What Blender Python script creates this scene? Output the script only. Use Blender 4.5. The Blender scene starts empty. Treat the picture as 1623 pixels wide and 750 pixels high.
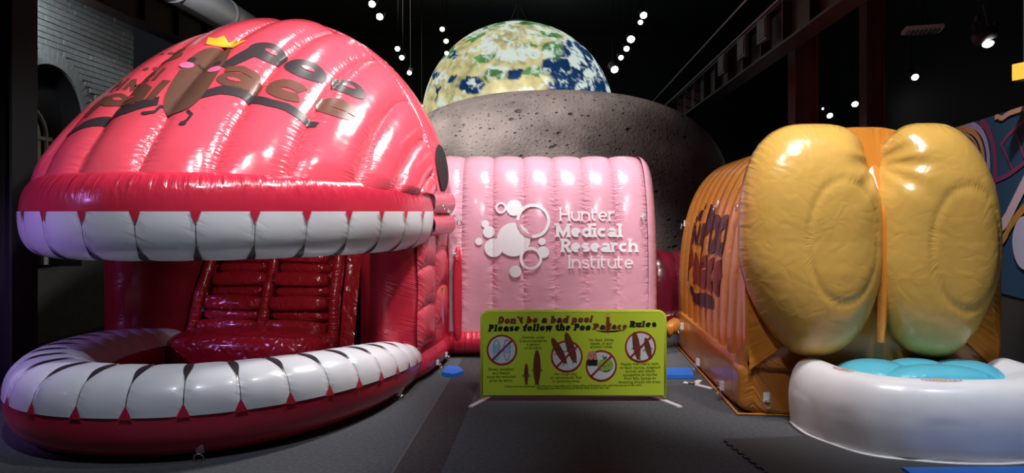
import bpy, bmesh, math, random
from mathutils import Vector, Matrix, noise
random.seed(7)
PI = math.pi
sc = bpy.context.scene
COL = sc.collection

# ------------------------------------------------------------------ camera
F, CX, HY, EYE = 1150.0, 811.5, 335.0, 1.65
cam_d = bpy.data.cameras.new('camera')
cam_d.sensor_fit = 'HORIZONTAL'; cam_d.sensor_width = 36.0
cam_d.lens = F / 1623.0 * 36.0
cam_d.shift_y = -(375.0 - HY) / 1623.0
cam_d.clip_end = 200
cam = bpy.data.objects.new('camera', cam_d); COL.objects.link(cam)
cam.location = (0, 0, EYE); cam.rotation_euler = (PI/2, 0, 0)
sc.camera = cam

# ------------------------------------------------------------------ world and exposure
w = bpy.data.worlds.new('dark_hall'); sc.world = w; w.use_nodes = True
w.node_tree.nodes['Background'].inputs[0].default_value = (0.55, 0.6, 0.75, 1)
w.node_tree.nodes['Background'].inputs[1].default_value = 0.012
sc.view_settings.view_transform = 'Standard'; sc.view_settings.look = 'None'
sc.view_settings.exposure = 0.0; sc.view_settings.gamma = 1.0
sc.view_settings.use_curve_mapping = False

# ------------------------------------------------------------------ spotlights of the hall, then two added fills (duct, mouth)
def spot(name, loc, tgt, power, color=(1, 1, 1), angle=60, blend=0.6, size=0.09):
    d = bpy.data.lights.new(name, 'SPOT'); d.energy = power; d.color = color
    d.spot_size = math.radians(angle); d.spot_blend = blend; d.shadow_soft_size = size
    o = bpy.data.objects.new(name, d); COL.objects.link(o); o.location = loc
    o.rotation_euler = (Vector(tgt) - Vector(loc)).to_track_quat('-Z', 'Y').to_euler()
    return o
WARM = (1.0, 0.95, 0.91); COOL = (0.76, 0.84, 1.0)
spot('track_spot_light', (0.3, 4.6, 5.6), (-2.0, 6.4, 2.4), 640, WARM, 56, size=0.14)
spot('track_spot_light', (-1.0, 3.2, 5.6), (-2.3, 6.4, 2.5), 480, WARM, 50, size=0.14)
spot('track_spot_light', (1.2, 8.3, 5.6), (-1.5, 6.4, 2.5), 850, WARM, 46, size=0.26)
spot('track_spot_light', (0.7, 7.4, 5.8), (-1.6, 6.3, 2.5), 380, WARM, 50, size=0.2)
spot('track_spot_light', (-1.6, 8.0, 5.6), (-2.4, 6.8, 3.0), 70, WARM, 66, size=0.08)
spot('track_spot_light', (-1.8, 2.4, 5.4), (-1.9, 5.2, 0.3), 300, COOL, 48)
spot('track_spot_light', (0.4, 7.3, 5.7), (0.3, 8.9, 2.0), 680, (1.0, 0.95, 0.96), 58)
spot('track_spot_light', (1.2, 6.9, 5.7), (0.8, 8.8, 1.9), 420, (1.0, 0.95, 0.96), 58)
spot('track_spot_light', (1.6, 3.7, 5.5), (2.6, 6.1, 1.9), 560, WARM, 54, size=0.12)
spot('track_spot_light', (2.4, 3.9, 5.5), (3.2, 6.0, 1.9), 400, WARM, 54, size=0.12)
spot('track_spot_light', (2.0, 2.9, 5.4), (2.7, 5.0, 0.3), 150, COOL, 46)
spot('track_spot_light', (4.4, 2.6, 5.2), (3.7, 4.2, 0.0), 330, COOL, 38)
spot('track_spot_light', (0.7, 2.6, 5.2), (0.6, 7.4, 1.1), 330, (0.95, 0.96, 1.0), 38)
spot('track_spot_light', (0.1, 3.0, 5.2), (2.0, 6.7, 0.8), 300, WARM, 36)
spot('violet_stage_light', (-6.0, 3.2, 2.6), (-4.0, 5.8, 1.1), 260, (0.50, 0.28, 1.0), 50, size=0.12)
spot('track_spot_light', (-2.0, 9.4, 5.9), (0.0, 12.2, 3.3), 1250, (1.0, 0.9, 0.86), 56)
spot('track_spot_light', (3.0, 4.2, 5.4), (5.2, 7.6, 2.0), 1500, WARM, 34)
spot('wall_washer_light', (-5.15, 8.1, 4.12), (-5.95, 10.3, 3.95), 80, (0.9, 0.97, 1.0), 72)
spot('added_duct_fill', (-2.9, 7.2, 4.3), (-4.0, 9.0, 4.45), 170, (0.95, 0.97, 1.0), 50)  # added lamp, brightens the duct
spot('added_mouth_fill', (-1.75, 6.0, 1.78), (-2.3, 8.0, 0.7), 42, (1.0, 0.93, 0.9), 70, size=0.05)  # unseen lamp added above the upper lip to light the steps

# ------------------------------------------------------------------ materials
MATS = {}
def nodes_of(name):
    m = bpy.data.materials.new(name); m.use_nodes = True
    nt = m.node_tree; return m, nt, nt.nodes, nt.links, nt.nodes['Principled BSDF']
def plain(name, col, rough=0.6, metal=0.0, emit=None, es=0.0, var=0.12, nscale=9.0, coat=0.0, bump=0.0):
    if name in MATS: return MATS[name]
    m, nt, N, L, b = nodes_of(name)
    tc = N.new('ShaderNodeTexCoord'); nz = N.new('ShaderNodeTexNoise'); nz.inputs['Scale'].default_value = nscale
    nz.inputs['Detail'].default_value = 4
    L.new(tc.outputs['Object'], nz.inputs['Vector'])
    mx = N.new('ShaderNodeMix'); mx.data_type = 'RGBA'
    mx.inputs['A'].default_value = (*[c*(1-var) for c in col], 1); mx.inputs['B'].default_value = (*[min(1, c*(1+var)) for c in col], 1)
    L.new(nz.outputs['Fac'], mx.inputs['Factor']); L.new(mx.outputs['Result'], b.inputs['Base Color'])
    b.inputs['Roughness'].default_value = rough; b.inputs['Metallic'].default_value = metal
    b.inputs['Coat Weight'].default_value = coat
    if name.endswith('print'): b.inputs['Specular IOR Level'].default_value = 0.28
    if bump:
        bp = N.new('ShaderNodeBump'); bp.inputs['Strength'].default_value = bump; bp.inputs['Distance'].default_value = 0.01
        L.new(nz.outputs['Fac'], bp.inputs['Height']); L.new(bp.outputs['Normal'], b.inputs['Normal'])
    if emit:
        b.inputs['Emission Color'].default_value = (*emit, 1); b.inputs['Emission Strength'].default_value = es
    MATS[name] = m; return m
def math_node(N, L, op, a, b=None, c=None):
    n = N.new('ShaderNodeMath'); n.operation = op
    for i, v in enumerate((a, b, c)):
        if v is None: continue
        if isinstance(v, (int, float)): n.inputs[i].default_value = v
        else: L.new(v, n.inputs[i])
    return n.outputs[0]
def vinyl(name, col, rough=0.22, wr=1.0, freq=26.0, power=3.0, crumple=0.0, coat=0.25, soft=1.0):
    """inflated PVC sheet: UV.x = position between two seams (0..1), UV.y = metres along the seam"""
    if name in MATS: return MATS[name]
    m, nt, N, L, b = nodes_of(name)
    uv = N.new('ShaderNodeUVMap'); sp = N.new('ShaderNodeSeparateXYZ'); L.new(uv.outputs['UV'], sp.inputs[0])
    U, V = sp.outputs[0], sp.outputs[1]
    e = math_node(N, L, 'ABSOLUTE', math_node(N, L, 'MULTIPLY_ADD', U, 2.0, -1.0))
    e = math_node(N, L, 'POWER', e, power)
    cb = N.new('ShaderNodeCombineXYZ')
    L.new(math_node(N, L, 'MULTIPLY', U, 2.2), cb.inputs[0]); L.new(math_node(N, L, 'MULTIPLY', V, freq), cb.inputs[1])
    nz = N.new('ShaderNodeTexNoise'); nz.inputs['Scale'].default_value = 1.0; nz.inputs['Detail'].default_value = 2.0
    nz.inputs['Distortion'].default_value = 0.5
    L.new(cb.outputs[0], nz.inputs['Vector'])
    wv = math_node(N, L, 'MULTIPLY', nz.outputs['Fac'], e)
    tc = N.new('ShaderNodeTexCoord'); n2 = N.new('ShaderNodeTexNoise'); n2.inputs['Scale'].default_value = 4.5
    n2.inputs['Detail'].default_value = 2.5; L.new(tc.outputs['Object'], n2.inputs['Vector'])
    hgt = math_node(N, L, 'MULTIPLY_ADD', n2.outputs['Fac'], 0.35 * soft, wv)
    if crumple:
        vo = N.new('ShaderNodeTexVoronoi'); vo.feature = 'DISTANCE_TO_EDGE'; vo.inputs['Scale'].default_value = 7.0
        n3 = N.new('ShaderNodeTexNoise'); n3.inputs['Scale'].default_value = 3.0; L.new(tc.outputs['Object'], n3.inputs['Vector'])
        va = N.new('ShaderNodeVectorMath'); va.operation = 'MULTIPLY_ADD'; va.inputs[1].default_value = (0.5, 0.5, 0.5)
        L.new(n3.outputs['Color'], va.inputs[0]); L.new(tc.outputs['Object'], va.inputs[2]); L.new(va.outputs[0], vo.inputs['Vector'])
        hgt = math_node(N, L, 'MULTIPLY_ADD', vo.outputs['Distance'], crumple, hgt)
    bp = N.new('ShaderNodeBump'); bp.inputs['Strength'].default_value = 0.75 * wr; bp.inputs['Distance'].default_value = 0.035
    L.new(hgt, bp.inputs['Height']); L.new(bp.outputs['Normal'], b.inputs['Normal'])
    mx = N.new('ShaderNodeMix'); mx.data_type = 'RGBA'
    mx.inputs['A'].default_value = (*[c*0.93 for c in col], 1); mx.inputs['B'].default_value = (*[min(1, c*1.06) for c in col], 1)
    L.new(n2.outputs['Fac'], mx.inputs['Factor']); L.new(mx.outputs['Result'], b.inputs['Base Color'])
    b.inputs['Roughness'].default_value = rough
    b.inputs['Coat Weight'].default_value = coat; b.inputs['Coat Roughness'].default_value = 0.12
    MATS[name] = m; return m

RED = vinyl('red_vinyl', (0.80, 0.080, 0.125), 0.21, 0.9)
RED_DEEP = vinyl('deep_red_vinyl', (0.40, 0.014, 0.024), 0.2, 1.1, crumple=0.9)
RED_LIP = vinyl('lip_red_vinyl', (0.60, 0.026, 0.062), 0.24, 1.0, freq=20, power=1.6, soft=0.6)
WHITE = vinyl('white_vinyl', (0.78, 0.79, 0.84), 0.3, 0.5, freq=18, soft=0.4)
PINK = vinyl('pink_vinyl', (0.82, 0.40, 0.50), 0.26, 1.0, freq=22, soft=0.7)
ORANGE = vinyl('orange_vinyl', (0.66, 0.245, 0.035), 0.26, 0.9, freq=20)
TAN = vinyl('yellow_vinyl', (0.62, 0.37, 0.085), 0.27, 0.9, freq=13, soft=1.0, crumple=0.18)
BROWN_O = vinyl('orange_base_vinyl', (0.52, 0.19, 0.03), 0.27, 1.0, freq=18)
WHITE_PAD = vinyl('white_pad_vinyl', (0.80, 0.80, 0.84), 0.34, 0.6, freq=14)
AQUA = vinyl('aqua_vinyl', (0.10, 0.46, 0.62), 0.25, 0.6)
MAROON = vinyl('maroon_vinyl', (0.20, 0.012, 0.03), 0.22, 1.0)
BLACK_INK = plain('black_print', (0.045, 0.035, 0.04), 0.36, var=0.1)
BROWN_INK = plain('brown_print', (0.145, 0.058, 0.042), 0.36, var=0.1)
DKRED_INK = plain('dark_red_print', (0.20, 0.022, 0.022), 0.3, var=0.1)
PLUM_INK = plain('plum_print', (0.055, 0.012, 0.02), 0.3, var=0.1)
WHITE_INK = plain('white_print', (0.93, 0.91, 0.93), 0.35, var=0.02)
CROWN_INK = plain('crown_yellow_print', (0.85, 0.42, 0.04), 0.3, var=0.05)
CHEEK_INK = plain('cheek_pink_print', (0.85, 0.16, 0.36), 0.3, var=0.03)
RED_INK = plain('red_print', (0.40, 0.012, 0.04), 0.4, var=0.05)
STEEL = plain('painted_steel', (0.55, 0.55, 0.57), 0.4, 0.3, var=0.05)
CHROME = plain('chrome_ring', (0.7, 0.7, 0.72), 0.22, 0.9, var=0.03)
STRAP = plain('white_webbing', (0.75, 0.75, 0.78), 0.6)
BLACK = plain('black_paint', (0.010, 0.010, 0.012), 0.7, var=0.3)

# ------------------------------------------------------------------ object helpers
def tag(o, label=None, cat=None, group=None, kind=None):
    if label: o['label'] = label
    if cat: o['category'] = cat
    if group: o['group'] = group
    if kind: o['kind'] = kind
    return o
def empty(name, loc=(0, 0, 0), rz=0.0, label=None, cat=None, group=None, parent=None):
    o = bpy.data.objects.new(name, None); COL.objects.link(o); o.location = loc; o.rotation_euler = (0, 0, rz)
    o.empty_display_size = 0.1; o.parent = parent
    return tag(o, label, cat, group)
def link(name, me, mat, parent=None, smooth=True):
    o = bpy.data.objects.new(name, me); COL.objects.link(o); o.parent = parent
    if mat: me.materials.append(mat)
    if smooth:
        for p in me.polygons: p.use_smooth = True
    return o
def mesh_obj(name, V, Fc, mat, parent=None, smooth=True, uvs=None):
    me = bpy.data.meshes.new(name); me.from_pydata([tuple(v) for v in V], [], Fc)
    if uvs:
        l = me.uv_layers.new(name='UVMap')
        for p in me.polygons:
            for li in p.loop_indices: l.data[li].uv = uvs[me.loops[li].vertex_index]
    me.update(); return link(name, me, mat, parent, smooth)
def grid(fn, s0, s1, ns, t0, t1, nt, uv=None):
    V, U, Fc = [], [], []
    for i in range(ns+1):
        s = s0 + (s1-s0)*i/ns
        for j in range(nt+1):
            t = t0 + (t1-t0)*j/nt
            V.append(fn(s, t)); U.append(uv(s, t) if uv else (0.5, 0.0))
    for i in range(ns):
        for j in range(nt):
            a = i*(nt+1)+j; Fc.append((a, a+1, a+nt+2, a+nt+1))
    return V, Fc, U
def surf(name, fn, s0, s1, ns, t0, t1, nt, mat, parent=None, uv=None):
    V, Fc, U = grid(fn, s0, s1, ns, t0, t1, nt, uv)
    return mesh_obj(name, V, Fc, mat, parent, True, U)
class MB:
    """collects boxes, tubes, prisms into ONE mesh"""
    def __init__(s): s.V, s.F = [], []
    def add(s, V, Fc):
        o = len(s.V); s.V += [tuple(v) for v in V]; s.F += [tuple(i+o for i in f) for f in Fc]; return s
    def box(s, c, d, R=None):
        x, y, z = d[0]/2, d[1]/2, d[2]/2
        V = [Vector(p) for p in ((-x,-y,-z),(x,-y,-z),(x,y,-z),(-x,y,-z),(-x,-y,z),(x,-y,z),(x,y,z),(-x,y,z))]
        if R is not None: V = [R @ v for v in V]
        V = [v + Vector(c) for v in V]
        return s.add(V, [(0,3,2,1),(4,5,6,7),(0,1,5,4),(1,2,6,5),(2,3,7,6),(3,0,4,7)])
    def tube(s, pts, r, n=8, cap=True, closed=False):
        P = [Vector(p) for p in pts]; m = len(P); V, Fc = [], []
        rr = r if isinstance(r, (list, tuple)) else [r]*m
        up = None
        for i in range(m):
            a = P[(i-1) % m] if (i > 0 or closed) else P[0]; b = P[(i+1) % m] if (i < m-1 or closed) else P[-1]
            d = (b-a).normalized()
            if up is None:
                up = Vector((0, 0, 1)) if abs(d.z) < 0.9 else Vector((1, 0, 0))
            x = d.cross(up).normalized(); y = x.cross(d).normalized(); up = y
            for k in range(n):
                t = 2*PI*k/n; V.append(P[i] + (x*math.cos(t) + y*math.sin(t))*rr[i])
        for i in range(m if closed else m-1):
            for k in range(n):
                a, b2 = i*n+k, i*n+(k+1) % n; c, d2 = ((i+1) % m)*n+(k+1) % n, ((i+1) % m)*n+k
                Fc.append((a, b2, c, d2))
        if cap and not closed:
            Fc.append(tuple(range(n-1, -1, -1))); Fc.append(tuple(range((m-1)*n, m*n)))
        return s.add(V, Fc)
    def prism(s, outline, fn0, fn1):
        n = len(outline); V = [fn0(*p) for p in outline] + [fn1(*p) for p in outline]
        Fc = [tuple(range(n)), tuple(range(2*n-1, n-1, -1))] + [(i, (i+1) % n, n+(i+1) % n, n+i) for i in range(n)]
        return s.add(V, Fc)
    def lathe(s, prof, c=(0, 0, 0), n=20, R=None):
        V, Fc = [], []
        for r, z in prof:
            for k in range(n):
                v = Vector((r*math.cos(2*PI*k/n), r*math.sin(2*PI*k/n), z))
                if R is not None: v = R @ v
                V.append(v + Vector(c))
        m = len(prof)
        for i in range(m-1):
            for k in range(n): Fc.append((i*n+k, i*n+(k+1) % n, (i+1)*n+(k+1) % n, (i+1)*n+k))
        Fc.append(tuple(range(n-1, -1, -1))); Fc.append(tuple(range((m-1)*n, m*n)))
        return s.add(V, Fc)
    def build(s, name, mat, parent=None, smooth=False):
        return mesh_obj(name, s.V, s.F, mat, parent, smooth)
def superbox(name, c, half, n, mat, parent=None, sub=14, R=None, warp=None):
    """rounded inflated block (superquadric), uv.x near its edges runs to 0/1 so seams wrinkle"""
    V, Fc, U = [], [], []; key = {}
    def vid(p):
        k = (round(p[0], 5), round(p[1], 5), round(p[2], 5))
        if k in key: return key[k]
        q = sum(abs(a)**n for a in p)**(1/n)
        v = Vector((p[0]/q*half[0], p[1]/q*half[1], p[2]/q*half[2]))
        if warp: v = warp(v)
        if R is not None: v = R @ v
        V.append(v + Vector(c))
        a = sorted(abs(x) for x in p); U.append((0.5 + 0.5*a[1]**2, (p[0]*half[0]+p[1]*half[1]+p[2]*half[2])))
        key[k] = len(V)-1; return key[k]
    for ax in range(3):
        for sg in (-1, 1):
            for i in range(sub):
                for j in range(sub):
                    q = []
                    for (ii, jj) in ((i, j), (i+1, j), (i+1, j+1), (i, j+1)):
                        p = [0, 0, 0]; p[ax] = sg
                        p[(ax+1) % 3] = math.tan((-1+2*ii/sub)*PI/4); p[(ax+2) % 3] = math.tan((-1+2*jj/sub)*PI/4)
                        q.append(vid(p))
                    Fc.append(tuple(q) if sg > 0 else tuple(reversed(q)))
    return mesh_obj(name, V, Fc, mat, parent, True, U)

# ---- flat print laid on a surface: ribbons and blobs in 2-D, then mapped through fn(x, y)
class Ink:
    def __init__(s): s.V, s.F, s.cuts = [], [], []
    def ribbon(s, pts, w, na=3, maxlen=None, closed=False):
        P = [Vector(p) for p in pts]
        if maxlen:
            Q = []
            seq = P + ([P[0]] if closed else [])
            for a, b in zip(seq, seq[1:]):
                k = max(1, int(math.ceil((b-a).length/maxlen)))
                for i in range(k): Q.append(a.lerp(b, i/k))
            if not closed: Q.append(P[-1])
            P = Q
        m = len(P); o = len(s.V); s.cuts.append(o)
        ww = w if isinstance(w, (list, tuple)) else None
        for i in range(m):
            a = P[(i-1) % m] if (closed or i > 0) else P[i]; b = P[(i+1) % m] if (closed or i < m-1) else P[i]
            d1 = (P[i]-a); d2 = (b-P[i])
            d1 = d1.normalized() if d1.length > 1e-9 else None; d2 = d2.normalized() if d2.length > 1e-9 else None
            if d1 is None: d1 = d2
            if d2 is None: d2 = d1
            t = (d1+d2)
            t = t.normalized() if t.length > 1e-6 else d1
            nrm = Vector((-t.y, t.x)); k = max(0.45, nrm.dot(Vector((-d1.y, d1.x))))
            if ww: f_ = i/(m-1)*(len(ww)-1); i0 = min(int(f_), len(ww)-2); wd = ww[i0]+(ww[i0+1]-ww[i0])*(f_-i0)
            else: wd = w
            for j in range(na+1): s.V.append(P[i] + nrm*(wd/k)*(j/na-0.5))
        for i in range(m if closed else m-1):
            for j in range(na):
                a = o+i*(na+1)+j; b = o+((i+1) % m)*(na+1)+j
                s.F.append((a, a+1, b+1, b))
        return s
    def blob(s, c, rx, ry, rot=0.0, n=28, rings=4, shape=None):
        o = len(s.V); s.cuts.append(o); cr, sr = math.cos(rot), math.sin(rot); s.V.append(Vector(c))
        for k in range(1, rings+1):
            for i in range(n):
                t = 2*PI*i/n; g = shape(t) if shape else 1.0
                x, y = rx*math.cos(t)*g*k/rings, ry*math.sin(t)*g*k/rings
                s.V.append(Vector((c[0]+x*cr-y*sr, c[1]+x*sr+y*cr)))
        for i in range(n):
            s.F.append((o, o+1+i, o+1+(i+1) % n))
            for k in range(rings-1):
                a = o+1+k*n; s.F.append((a+i, a+n+i, a+n+(i+1) % n, a+(i+1) % n))
        return s
    def poly(s, pts, rings=3):
        c = sum((Vector(p) for p in pts), Vector((0, 0)))/len(pts); o = len(s.V); s.cuts.append(o); n = len(pts); s.V.append(c)
        for k in range(1, rings+1):
            for p in pts: s.V.append(c.lerp(Vector(p), k/rings))
        for i in range(n):
            s.F.append((o, o+1+i, o+1+(i+1) % n))
            for k in range(rings-1):
                a = o+1+k*n; s.F.append((a+i, a+n+i, a+n+(i+1) % n, a+(i+1) % n))
        return s
    def build(s, name, fn, mat, parent=None, lay=(0, -0.00035, 0)):
        # overlapping strokes of one mark are stacked a hair apart
        import bisect
        return mesh_obj(name, [Vector(fn(v.x, v.y)) + Vector(lay)*bisect.bisect_right(s.cuts, k_) for k_, v in enumerate(s.V)], s.F, mat, parent, True)

def arc(cx, cy, rx, ry, a0, a1, n=14):
    return [(cx+rx*math.cos(math.radians(a0+(a1-a0)*i/n)), cy+ry*math.sin(math.radians(a0+(a1-a0)*i/n))) for i in range(n+1)]
# stroke alphabet: cap height 1, x-height xh, stroke w ; returns (strokes, serif spots, advance)
def glyph(ch, w, xh=0.70, wide=1.0):
    h = w/2; S, T = [], []
    bw = xh*0.98*wide; rx, ry = bw/2-h, xh/2-h; cx, cy = bw/2, xh/2
    if ch == 'o': S.append(('c', arc(cx, cy, rx, ry, 0, 342, 19))); return S, T, bw
    if ch == 'c': S.append(('o', arc(cx, cy, rx, ry, 48, 318, 18))); return S, T, bw*0.92
    if ch == 'e':
        S.append(('o', [(cx-rx, cy), (cx+rx, cy)])); S.append(('o', arc(cx, cy, rx, ry, 0, 312, 20))); return S, T, bw
    if ch == 'a':
        S.append(('o', [(bw*0.12+h, xh*0.78)] + arc(cx, xh-h-rx*0.62, rx*0.95, rx*0.62, 150, 0, 9) + [(cx+rx*0.95, h*0.4)]))
        S.append(('c', arc(cx*0.92, xh*0.29, rx*0.86, max(xh*0.29-h, h*0.3), 0, 336, 15))); T += [(cx+rx*1.05, 0)]; return S, T, bw
    if ch in 'bdpq':
        x = h if ch in 'bp' else bw-h
        S.append(('o', [(x, 0 if ch in 'bd' else -0.28), (x, 1.0 if ch in 'bd' else xh)])); S.append(('c', arc(cx, cy, rx, ry, 0, 342, 19)))
        T += [(x, 1.0 if ch in 'bd' else -0.28)]; T += [(x, 0)] if ch == 'd' else []; return S, T, bw
    if ch in 'hn':
        S.append(('o', [(h, 0), (h, 1.0 if ch == 'h' else xh)])); S.append(('o', arc(cx, xh-h-rx*0.9, rx, rx*0.9, 180, 0, 10) + [(bw-h, 0)]))
        T += [(h, 0), (bw-h, 0), (h, 1.0 if ch == 'h' else xh)]; return S, T, bw
    if ch == 'u':
        S.append(('o', [(bw-h, 0), (bw-h, xh)])); S.append(('o', [(h, xh)] + arc(cx, h+rx*0.9, rx, rx*0.9, 180, 360, 10)))
        T += [(h, xh), (bw-h, xh), (bw-h, 0)]; return S, T, bw
    if ch == 'r':
        S.append(('o', [(h, 0), (h, xh)])); S.append(('o', arc(h+rx, xh-h-rx*0.9, rx, rx*0.9, 180, 55, 8))); T += [(h, 0), (h, xh)]; return S, T, bw*0.72
    if ch == 't':
        S.append(('o', [(h*1.5, 0.92)] + [(h*1.5, h+0.18)] + arc(h*1.5+0.16, h+0.16, 0.16, 0.16, 180, 300, 6))); S.append(('o', [(-h*0.5, xh-h*0.8), (bw*0.62, xh-h*0.8)])); return S, T, bw*0.66
    if ch == 'f':
        S.append(('o', [(h*1.5, 0)] + [(h*1.5, 0.7)] + arc(h*1.5+0.17, 1-h-0.17, 0.17, 0.17, 180, 60, 6))); S.append(('o', [(-h*0.5, xh-h), (bw*0.6, xh-h)])); T += [(h*1.5, 0)]; return S, T, bw*0.62
    if ch == 'i':
        S.append(('o', [(h*1.3, 0), (h*1.3, xh)])); S.append(('d', (h*1.3, 0.93, w*0.62))); T += [(h*1.3, 0), (h*1.0, xh)]; return S, T, w*1.3
    if ch == 'l':
        S.append(('o', [(h*1.3, 0), (h*1.3, 1.0)])); T += [(h*1.3, 0), (h*1.0, 1.0)]; return S, T, w*1.3
    if ch == 's':
        r2 = (xh-2*h)/4
        S.append(('o', arc(cx*0.9, xh-h-r2, rx*0.82, r2, 25, 270, 11)[:-1] + arc(cx*0.9, h+r2, rx*0.82, r2, 90, -155, 11))); return S, T, bw*0.86
    if ch == 'w':
        S.append(('o', [(h, xh), (bw*0.36, h*0.6), (bw*0.64, xh*0.85), (bw*0.94, h*0.6), (bw*1.26-h, xh)])); T += [(h, xh), (bw*1.24-h, xh)]; return S, T, bw*1.24
    if ch == "'": S.append(('o', [(h, 0.72), (h*1.2, 1.0)])); return S, T, w
    if ch == '!': S.append(('o', [(h, 0.34), (h*1.25, 1.0)])); S.append(('d', (h, h, w*0.6))); return S, T, w*1.2
    if ch == 'H':
        W = 0.78*wide; S += [('o', [(h, 0), (h, 1)]), ('o', [(W-h, 0), (W-h, 1)]), ('o', [(h, 0.5), (W-h, 0.5)])]; T += [(h, 0), (h, 1), (W-h, 0), (W-h, 1)]; return S, T, W
    if ch == 'I': S.append(('o', [(h*1.6, 0), (h*1.6, 1)])); T += [(h*1.6, 0), (h*1.6, 1)]; return S, T, w*1.6
    if ch == 'M':
        W = 0.98*wide; S.append(('o', [(h, 0), (h, 1-h)])); S.append(('o', [(W-h, 0), (W-h, 1-h)])); S.append(('o', [(h, 1-h), (W/2, h*1.4), (W-h, 1-h)])); T += [(h, 0), (W-h, 0), (h*0.6, 1), (W-h*0.6, 1)]; return S, T, W
    if ch in 'PR':
        W = 0.66*wide; S.append(('o', [(h, 0), (h, 1)])); S.append(('o', [(h, 1-h)] + arc(W-h-0.235, 0.735-h*0.5, 0.235, 0.265-h*0.5, 90, -90, 10) + [(h, 0.47)])); T += [(h, 0), (h*0.8, 1)]
        if ch == 'R': S.append(('o', [(W*0.52, 0.47), (W-h*0.6, 0)])); T += [(W-h*0.6, 0)]
        return S, T, W
    if ch == 'D':
        W = 0.74*wide; S.append(('o', [(h, 0), (h, 1)])); S.append(('o', [(h, 1-h)] + arc(W*0.4, 0.5, W*0.6-h, 0.5-h, 90, -90, 14) + [(h, h)])); return S, T, W
    return S, T, 0.34
def write_each(build, text, *a, **k):
    parts = []; write(None, text, *a, parts=parts, **k)
    for p_ in parts: build(p_)
def write(ink, text, x, y, size, w, slab=0.0, shear=0.0, track=0.08, xh=0.70, wide=1.0, fit=None, ml=None, na=2, parts=None):
    def layout():
        out, cur = [], 0.0
        for ch in text:
            S, T, adv = glyph(ch, w, xh, wide); out.append((cur, S, T)); cur += adv + track
        return out, cur-track
    out, tot = layout()
    sx = size if fit is None else fit/tot
    def tr(p, cur): return (x + (p[0]+cur)*sx + p[1]*size*shear, y + p[1]*size)
    for cur, S, T in out:
        if parts is not None:
            if not S: continue
            ink = Ink(); parts.append(ink)
        for st in S:
            if st[0] == 'd': c = tr(st[1][:2], cur); ink.blob(c, st[1][2]*sx, st[1][2]*size, n=12, rings=1)
            else: ink.ribbon([tr(p, cur) for p in st[1]], w*(sx+size)/2, na, ml, closed=(st[0] == 'c'))
        if slab:
            for (tx, ty) in T:
                dy = w*0.33 if ty < 0.3 else -w*0.33
                ink.ribbon([tr((tx-slab, ty+dy), cur), tr((tx+slab, ty+dy), cur)], w*0.66*size, na, ml)
    return tot*sx

# ================================================================== THE HALL
def back(px, py, D):            # a point seen at (px, py), D metres in front of the camera
    return Vector(((px-CX)/F*D, D, EYE-(py-HY)/F*D))
LEAN = 0.056
CARPET = None
def carpet(name, c1, c2, scale=260):
    m, nt, N, L, b = nodes_of(name)
    tc = N.new('ShaderNodeTexCoord'); nz = N.new('ShaderNodeTexNoise'); nz.inputs['Scale'].default_value = scale; nz.inputs['Detail'].default_value = 3
    n2 = N.new('ShaderNodeTexNoise'); n2.inputs['Scale'].default_value = 34; n2.inputs['Detail'].default_value = 6
    L.new(tc.outputs['Object'], nz.inputs['Vector']); L.new(tc.outputs['Object'], n2.inputs['Vector'])
    f_ = math_node(N, L, 'ADD', math_node(N, L, 'MULTIPLY', nz.outputs['Fac'], 0.6), math_node(N, L, 'MULTIPLY', n2.outputs['Fac'], 0.4))
    r = N.new('ShaderNodeValToRGB'); r.color_ramp.elements[0].position = 0.36; r.color_ramp.elements[1].position = 0.64
    r.color_ramp.elements[0].color = (*c1, 1); r.color_ramp.elements[1].color = (*c2, 1)
    L.new(f_, r.inputs[0]); L.new(r.outputs[0], b.inputs['Base Color']); b.inputs['Roughness'].default_value = 0.95
    bp = N.new('ShaderNodeBump'); bp.inputs['Strength'].default_value = 0.6; bp.inputs['Distance'].default_value = 0.006
    L.new(f_, bp.inputs['Height']); L.new(bp.outputs['Normal'], b.inputs['Normal'])
    return m
fl = tag(MB().box((0.5, 8, -0.05), (15, 25, 0.1)).build('floor', carpet('grey_carpet', (0.045, 0.048, 0.056), (0.112, 0.118, 0.132))), kind='structure')
STRIP = carpet('dark_ribbed_carpet', (0.022, 0.018, 0.022), (0.075, 0.062, 0.068), 120)
def along(x, y0, y1, wd, z, h):   # strip along the building's length
    m = MB(); R = Matrix.Rotation(-LEAN, 3, 'Z'); c = Vector((x + math.sin(LEAN)*(y1-y0)/2, (y0+y1)/2, z)); m.box(c, (wd, y1-y0, h), R); return m
along(-0.62, 4.2, 14.5, 0.30, 0.0015, 0.003).build('carpet_strip', STRIP, fl)
# thin metal joint lines of the carpet tiles beside the strip
along(-0.775, 4.2, 14.5, 0.012, 0.0022, 0.003).build('floor_joint', plain('joint_strip', (0.085, 0.083, 0.088), 0.5), fl)
tag(MB().box((0.5, 8, 6.6), (15, 25, 0.1)).build('ceiling', BLACK), kind='structure')
tag(MB().box((0.5, 20.3, 3.3), (15, 0.2, 6.6)).build('wall_back', BLACK), kind='structure')
tag(MB().box((7.9, 8, 3.3), (0.2, 25, 6.6)).build('wall_right', BLACK), kind='structure')

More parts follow.
